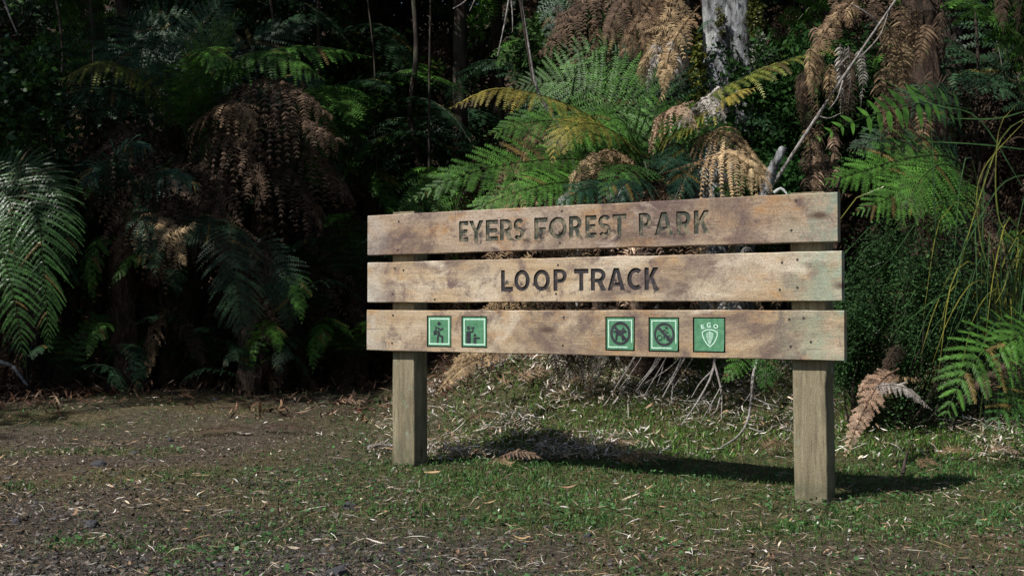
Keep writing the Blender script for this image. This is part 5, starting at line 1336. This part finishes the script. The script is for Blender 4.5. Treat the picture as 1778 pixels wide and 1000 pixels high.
# little round weeds between the blades
x, y = view_pts(42000, 3.5, 9.5, dens=lambda x, y: np.clip(GRASS(x, y) * 1.1, 0, 1) * sstep(.42, .60, vnoise(x, y, 4.5, 51)))
n = len(x); z = G(x, y) + .004 + .018 * rng.random(n)
d = nrm(np.stack([rng.normal(size=n), rng.normal(size=n), .5 * rng.random(n)], -1)); e = nrm(np.cross(d, rng.normal(size=(n, 3)) * .3 + [0, 0, 1]))
s = (.007 + .018 * rng.random((n, 1)) ** 1.5); p = np.stack([x, y, z], -1)
V = np.stack([p, p + d * s * .5 + e * s * .45, p + d * s, p + d * s * .5 - e * s * .45], 1).reshape(-1, 3); b = np.arange(n) * 4
col = np.array([.032, .080, .024]) + np.array([.050, .11, .035]) * rng.random((n, 1))
single('ground_weeds', [(V, np.stack([b, b + 1, b + 2, b + 3], -1), np.repeat(col, 4, 0))], M_GRASS, (0, 6, 0), 'tiny round-leaved weeds scattered through the turf', 'weeds', kind='stuff')

LITC = np.array([(.50, .41, .30), (.66, .61, .55), (.27, .18, .11), (.14, .085, .055), (.36, .24, .14), (.08, .05, .035), (.30, .26, .23)])
def litter(x, y, lmin, lmax, ratio, up=.02, pw=None, cols=LITC, tilt=.25):
    n = len(x); z = G(x, y) + .003 + up * rng.random(n)
    L = (lmin + (lmax - lmin) * rng.random(n) ** 2)[:, None]
    a = rng.random(n) * 6.283; d = nrm(np.stack([np.cos(a), np.sin(a), rng.normal(0, tilt, n)], -1))
    e = nrm(np.cross(d, np.stack([rng.normal(0, .5, n), rng.normal(0, .5, n), np.ones(n)], -1))); nn = np.cross(e, d)
    p = np.stack([x, y, z], -1); w = L * ratio * (.6 + .8 * rng.random((n, 1))); bow = L * rng.normal(0, .12, (n, 1))
    V = np.stack([p - d * L * .5, p + e * w * .5 + nn * bow, p + d * L * .5, p - e * w * .5 + nn * bow, ], 1)
    mid1 = p + nn * bow * 1.2
    V = np.stack([p - d * L * .5, p - d * L * .15 + e * w * .5 + nn * bow, p + d * L * .2 + e * w * .45 + nn * bow, p + d * L * .5, p + d * L * .2 - e * w * .45 + nn * bow, p - d * L * .15 - e * w * .5 + nn * bow], 1).reshape(-1, 3)
    b = np.arange(n) * 6
    ci = rng.choice(len(cols), n, p=pw); col = np.repeat(cols[ci] * (.6 + .6 * rng.random((n, 1))), 6, 0)
    return [(V, np.stack([b, b + 1, b + 4 + 1], -1), col), (V, np.stack([b + 1, b + 2, b + 4, b + 5], -1), col), (V, np.stack([b + 2, b + 3, b + 4], -1), col)]
wt = np.array([.2, .12, .22, .16, .14, .10, .06]); wt = wt / wt.sum()
x, y = view_pts(16000, 3.4, 10.5, dens=lambda x, y: .25 + .75 * sstep(.35, .65, vnoise(x, y, 1.4, 62)))
lt = litter(x, y, .009, .046, .17, .014, wt)
x, y = view_pts(110000, 6.4, 8.9, dens=lambda x, y: sstep(-.9, -.3, x) * (.16 + .84 * sstep(.40, .60, vnoise(x, y, 2.6, 61))) * (.5 + .5 * sstep(1.2, .2, x)))
wt2 = np.array([.24, .36, .08, .05, .12, .03, .16]); wt2 /= wt2.sum()
lt += litter(x, y, .006, .070, .13, .06, wt2, tilt=.5)
lt += litter(x[::4] + .02, y[::4], .04, .17, .022, .09, wt2, tilt=.35)
x, y = view_pts(16000, 3.4, 10.5)                                     # fine straw
lt += litter(x, y, .02, .11, .022, .015, wt, tilt=.12)
x, y = view_pts(46000, 3.4, 7.5, dens=lambda x, y: .35 + .65 * sstep(.4, -1.2, x))
lt += litter(x, y, .005, .022, .5, .010, None, np.array([(.07, .05, .038), (.04, .036, .036), (.13, .09, .065), (.20, .17, .15), (.10, .085, .05)]), tilt=.5)
o = single('leaf_litter', lt, M_LITTER, (0, 6, 0), 'fine dry leaf and straw litter strewn over the clearing', 'leaf litter', kind='stuff')
# brown duff of broken fronds along the forest edge
x = rng.uniform(-5.2, 5, 42000); y = rng.uniform(7.4, 11.6, 42000)
k = (rng.random(len(x)) < sstep(7.6, 9.8, y + .6 * (x > -.5) + 2.2 * (vnoise(x, y, .9, 81) - .5)) ** 1.3)
du = litter(x[k], y[k], .02, .14, .13, .07, None, np.array([(.10, .048, .03), (.06, .03, .02), (.20, .11, .065), (.035, .022, .016), (.28, .19, .13)]), tilt=.6)
single('frond_litter', du, M_DEAD, (0, 10, g1(0, 10)), 'thick brown litter of broken fern fronds along the forest edge', 'leaf litter', kind='stuff')

# gravel
ph_ = (1 + 5 ** .5) / 2
ico = nrm(np.array([(-1, ph_, 0), (1, ph_, 0), (-1, -ph_, 0), (1, -ph_, 0), (0, -1, ph_), (0, 1, ph_), (0, -1, -ph_), (0, 1, -ph_), (ph_, 0, -1), (ph_, 0, 1), (-ph_, 0, -1), (-ph_, 0, 1)], float))
icf = np.array([(0, 11, 5), (0, 5, 1), (0, 1, 7), (0, 7, 10), (0, 10, 11), (1, 5, 9), (5, 11, 4), (11, 10, 2), (10, 7, 6), (7, 1, 8), (3, 9, 4), (3, 4, 2), (3, 2, 6), (3, 6, 8), (3, 8, 9), (4, 9, 5), (2, 4, 11), (6, 2, 10), (8, 6, 7), (9, 8, 1)])
x, y = view_pts(19000, 3.4, 6.5, dens=lambda x, y: np.clip(sstep(5.1, 3.9, y + 1.4 * (vnoise(x, y, 1.2, 71) - .5)) + .22 * sstep(.3, -1.5, x), 0, 1) * (.06 + .94 * sstep(.8, -.5, x + .6 * (vnoise(x, y, 2.1, 24) - .5))) * (1 - .7 * GRASS(x, y)))
n = len(x); s = .002 + .012 * rng.random(n) ** 4
V = ico[None] * (1 + .35 * (rng.random((n, 12, 1)) - .5)) * (s[:, None] * np.array([1.3, 1.0, .65])[None] * (.7 + .6 * rng.random((n, 3))))[:, None]
a = rng.random(n) * 6.283; ca, sa = np.cos(a)[:, None], np.sin(a)[:, None]
V = np.stack([V[..., 0] * ca - V[..., 1] * sa, V[..., 0] * sa + V[..., 1] * ca, V[..., 2]], -1)
V = V + np.stack([x, y, G(x, y) + s * .15], -1)[:, None]
F = (icf[None] + (np.arange(n) * 12)[:, None, None]).reshape(-1, 3)
col = np.repeat(np.array([.070, .062, .056]) * (.3 + 1.2 * rng.random((n, 1))), 12, 0)
single('gravel', [(V.reshape(-1, 3), F, col)], M_STONE, (0, 4.5, 0), 'dark grey gravel pressed into the bare soil in the foreground', 'gravel', kind='stuff')

# individual stones
def gp(px, py):
    """ground point under a pixel"""
    d = 4.0
    for _ in range(60):
        x_ = (px - 889) / FOC * d; z_ = g1(x_, d)
        dn_ = (CAMZ - z_) * FOC / max(py - 535, 12)
        d += (dn_ - d) * .5
    return (px - 889) / FOC * d, d
def stone_mesh(s, seed):
    b = bmesh.new(); bmesh.ops.create_icosphere(b, subdivisions=2, radius=1)
    for v in b.verts:
        q = v.co.copy(); k = 1 + .45 * mnoise.noise(q * 1.3 + Vector((seed, 0, 0))) + .12 * mnoise.noise(q * 4 + Vector((0, seed, 0)))
        v.co = Vector((q.x * 1.25, q.y, q.z * .62)) * k * s
    me = bpy.data.meshes.new('stone'); b.to_mesh(me); b.free()
    at = me.color_attributes.new('Col', 'FLOAT_COLOR', 'POINT')
    for q in at.data: q.color = (.045, .045, .052, 1)
    me.materials.append(M_STONE); return me
SM = [stone_mesh(1, k * 3.3) for k in range(5)]
for k, (px, py, r, lab) in enumerate([(607, 880, 11, 'dark angular stone lying alone on the turf below the left post'), (174, 808, 12, 'dark stone on the bare soil at the left, beside small weeds'), (590, 995, 18, 'broad flat grey stone half buried at the bottom edge'),
                                      (235, 787, 6, 'small dark stone above the larger one on the left bare soil'), (298, 766, 6, 'small stone in the worn turf at left centre'), (375, 695, 5, 'little dark stone on the far turf near the left shrubs'),
                                      (955, 877, 7, 'small dark stone in the grass beneath the middle of the sign'), (1020, 930, 8, 'dark chip of stone in the mossy foreground'), (352, 884, 6, 'grey stone beside the upright dark stick'), (805, 902, 6, 'small stone among clover left of centre foreground'),
                                      (30, 905, 9, 'grey stone near the left edge in the lower corner'), (160, 912, 12, 'flat grey stone in the lower left gravel'), (700, 957, 8, 'grey stone in the foreground gravel near the white curled leaf'), (380, 983, 10, 'bluish stone at the bottom edge left of centre')]):
    x, y = gp(px, py); s = r / FOC * y
    o = link('stone', SM[k % 5], None, (x, y, g1(x, y) + s * .2)); o.scale = (s, s, s); o.rotation_euler = (rng.normal(0, .2), rng.normal(0, .2), rng.random() * 6.28)
    tag(o, lab, 'stone')

# individual fallen leaves
def leaf_mesh(L, w, c, seed, curl):
    rs = np.random.default_rng(seed); n = 7; t = np.linspace(0, 1, n); V = []
    for k in range(n):
        ww = w * math.sin(math.pi * min(1, .08 + .9 * t[k])) ** .8 * .5; z = curl * (t[k] - .5) ** 2 * L * 2 ; yb_ = .12 * L * math.sin(t[k] * 3)
        V += [((t[k] - .5) * L, yb_ - ww, z + .25 * ww), ((t[k] - .5) * L, yb_, z), ((t[k] - .5) * L, yb_ + ww, z + .25 * ww)]
    F = []
    for a in range(n - 1): F += [(a * 3, a * 3 + 3, a * 3 + 4, a * 3 + 1), (a * 3 + 1, a * 3 + 4, a * 3 + 5, a * 3 + 2)]
    col = np.array(c) * (.85 + .3 * rs.random((len(V), 1)))
    return mesh('fallen_leaf', [(np.array(V), np.array(F), col)], M_LITTER, True)
LM = [leaf_mesh(1, .14, (.62, .56, .48), 1, .25), leaf_mesh(1, .15, (.42, .28, .16), 2, .35), leaf_mesh(1, .11, (.50, .42, .30), 3, .2), leaf_mesh(1, .26, (.26, .16, .10), 4, .4), leaf_mesh(1, .24, (.16, .10, .07), 5, .3)]
named = [(652, 947, 36, 0, -.35, 'white curled leaf lying in the foreground below the left post'), (719, 856, 20, 0, 1.5, 'upright pale leaf standing in the turf'), (690, 853, 40, 0, -.1, 'long whitish leaf flat on the turf right of the dark stone'), (1095, 869, 34, 2, .25, 'long cream leaf curving on the grass below centre'),
         (960, 878, 26, 4, .6, 'dark brown leaf propped over a stick below centre'), (1280, 946, 50, 2, -.05, 'long cream leaf in the lower right foreground'), (850, 878, 24, 1, .2, 'tan leaf near the foot of the turf left of centre'), (1636, 852, 20, 0, -1.0, 'whitish leaf in the sign shadow right of the right post'),
         (1400, 866, 40, 2, 0, 'cream leaf lying against the foot of the right post'), (705, 795, 40, 2, .4, 'pale leaf against the foot of the left post'), (752, 826, 30, 1, -.3, 'tan leaf left of the right-pointing shadow'), (1125, 853, 26, 1, .8, 'orange-brown leaf standing among the clover'),
         (425, 757, 26, 0, 0, 'small pale leaf on the far turf left of the sign'), (266, 694, 26, 0, .05, 'pale leaf on the turf near the dark left bank'), (845, 960, 30, 2, .1, 'thin cream leaf in foreground moss'), (115, 906, 18, 0, 0, 'white leaf fragment in the lower left gravel'),
         (385, 993, 22, 0, .1, 'white leaf at the bottom edge left of centre'), (1210, 783, 22, 1, -.2, 'tan leaf at the border of the sign shadow'), (985, 852, 36, 3, .1, 'brown strip of leaf below the sign shadow'), (1165, 850, 30, 4, .9, 'dark brown curled leaf in the clover')]
for px, py, L, mi, rz, lab in named:
    x, y = gp(px, py); s = L / FOC * y
    o = link('fallen_leaf', LM[mi], None, (x, y, g1(x, y) + .012)); o.scale = (s, s, s); o.rotation_euler = (rng.normal(.2, .3), rng.normal(0, .15), rz); tag(o, lab, 'leaf')
xx, yy = view_pts(120, 3.7, 8.2)
for k in range(len(xx)):
    x, y = float(xx[k]), float(yy[k]); s = .022 + .045 * rng.random() ** 1.5
    o = link('fallen_leaf', LM[int(rng.integers(5))], None, (x, y, g1(x, y) + .012)); o.scale = (s, s, s); o.rotation_euler = (rng.normal(0, .4), rng.normal(0, .3), rng.random() * 6.28)
    tag(o, 'small dry leaf lying loose on the ground of the clearing', 'leaf', 'dry leaves strewn over the clearing')
# broken pieces of dead frond on the ground
def ground_frond(px, py, L, ang, pal, w, label, lift=.02, group=None):
    x, y = gp(px, py); l_ = L / FOC * y; d = np.array([math.cos(ang), math.sin(ang)])
    pts = []
    for t in (0, .35, .7, 1):
        q = np.array([x, y]) + d * l_ * (t - .5) * (1 if abs(math.sin(ang)) < .5 else 1.6)
        pts.append(np.array([q[0], q[1], g1(q[0], q[1]) + lift + .03 * math.sin(t * 3.1)]))
    g_ = frond(pts, w / FOC * y, n=14, K=7, pal=pal, nh=(0, -.4, 1), dead=.5, curl=.5, droop=.15, stipe=.05, rr=.003, pl=.6)
    return single('fallen_frond', g_, M_DEAD, (x, y, g1(x, y)), label, 'dead frond', group)
ground_frond(853, 706, 46, 1.4, 'tan', 16, 'tan dead frond tip standing in the grass right of the left post', .05)
ground_frond(868, 815, 44, -.9, 'tan', 14, 'small tan frond piece at the front edge of the sign shadow')
ground_frond(1080, 755, 60, .1, 'tan', 18, 'cream frond piece lying in the sign shadow')
ground_frond(930, 728, 70, .3, 'pink', 24, 'dull tan frond in the bank behind the sign shadow', .04)
ground_frond(1120, 690, 110, .15, 'tan', 30, 'long tan frond lying on the grassy bank below the sign', .05)
BL = ['tan frond piece on the bank just right of the left post', 'dull brown frond piece on the bank below the second plaque', 'tan frond piece pointing up the bank beneath the middle of the sign', 'rusty frond piece at the back edge of the sign shadow, mid sign', 'tan frond piece under the forked grey branch', 'tan frond piece between forked branch and crooked branch',
      'brown frond piece high on the bank under the crossed-out dog plaque', 'rusty frond piece in the litter at the left end of the sign shadow', 'tan frond piece left of the right post', 'tan frond piece on the litter below the low right fern', 'brown frond piece at the right edge of the litter']
for k_, (px_, py_, L_, an_, pl_, w_) in enumerate(((800, 700, 60, .5, 'tan', 18), (905, 690, 80, -.4, 'pink', 20), (965, 700, 60, 1.0, 'tan', 16), (1010, 735, 70, .2, 'rust', 18), (1180, 725, 80, -.3, 'tan', 20), (1230, 700, 70, .6, 'tan', 18), (1050, 700, 80, .1, 'pink', 22), (840, 740, 60, -.2, 'rust', 16), (1330, 720, 60, .4, 'tan', 18), (1660, 800, 70, .1, 'tan', 18), (1740, 800, 60, -.3, 'pink', 16))):
    ground_frond(px_, py_, L_, an_, pl_, w_, BL[k_], .04, 'broken frond pieces on the bank')
ground_frond(1350, 790, 70, .5, 'rust', 26, 'brown frond heap just left of the right post', .04)
ground_frond(1610, 815, 50, .5, 'rust', 20, 'rusty frond piece on the ground right of the right post')
ground_frond(610, 704, 60, .2, 'pink', 18, 'pinkish frond piece on the turf left of the left post')
ground_frond(395, 755, 120, -.15, 'brown', 16, 'dry brown frond lying flat on the left turf')
ground_frond(500, 752, 90, .1, 'brown', 14, 'broken brown frond on the turf between path and sign')
ground_frond(150, 637, 110, .1, 'rust', 30, 'rusty frond lying on the litter at the far left bank', .06)
ground_frond(400, 625, 120, -.3, 'tan', 26, 'dead frond bent over the litter below the blue-green fern', .1)
ground_frond(470, 650, 120, .1, 'rust', 26, 'orange-brown frond at the turf edge left of the sign', .05)
ground_frond(240, 655, 110, .2, 'rust', 26, 'reddish frond at the left forest edge', .05)
print('script done', len(bpy.data.objects))
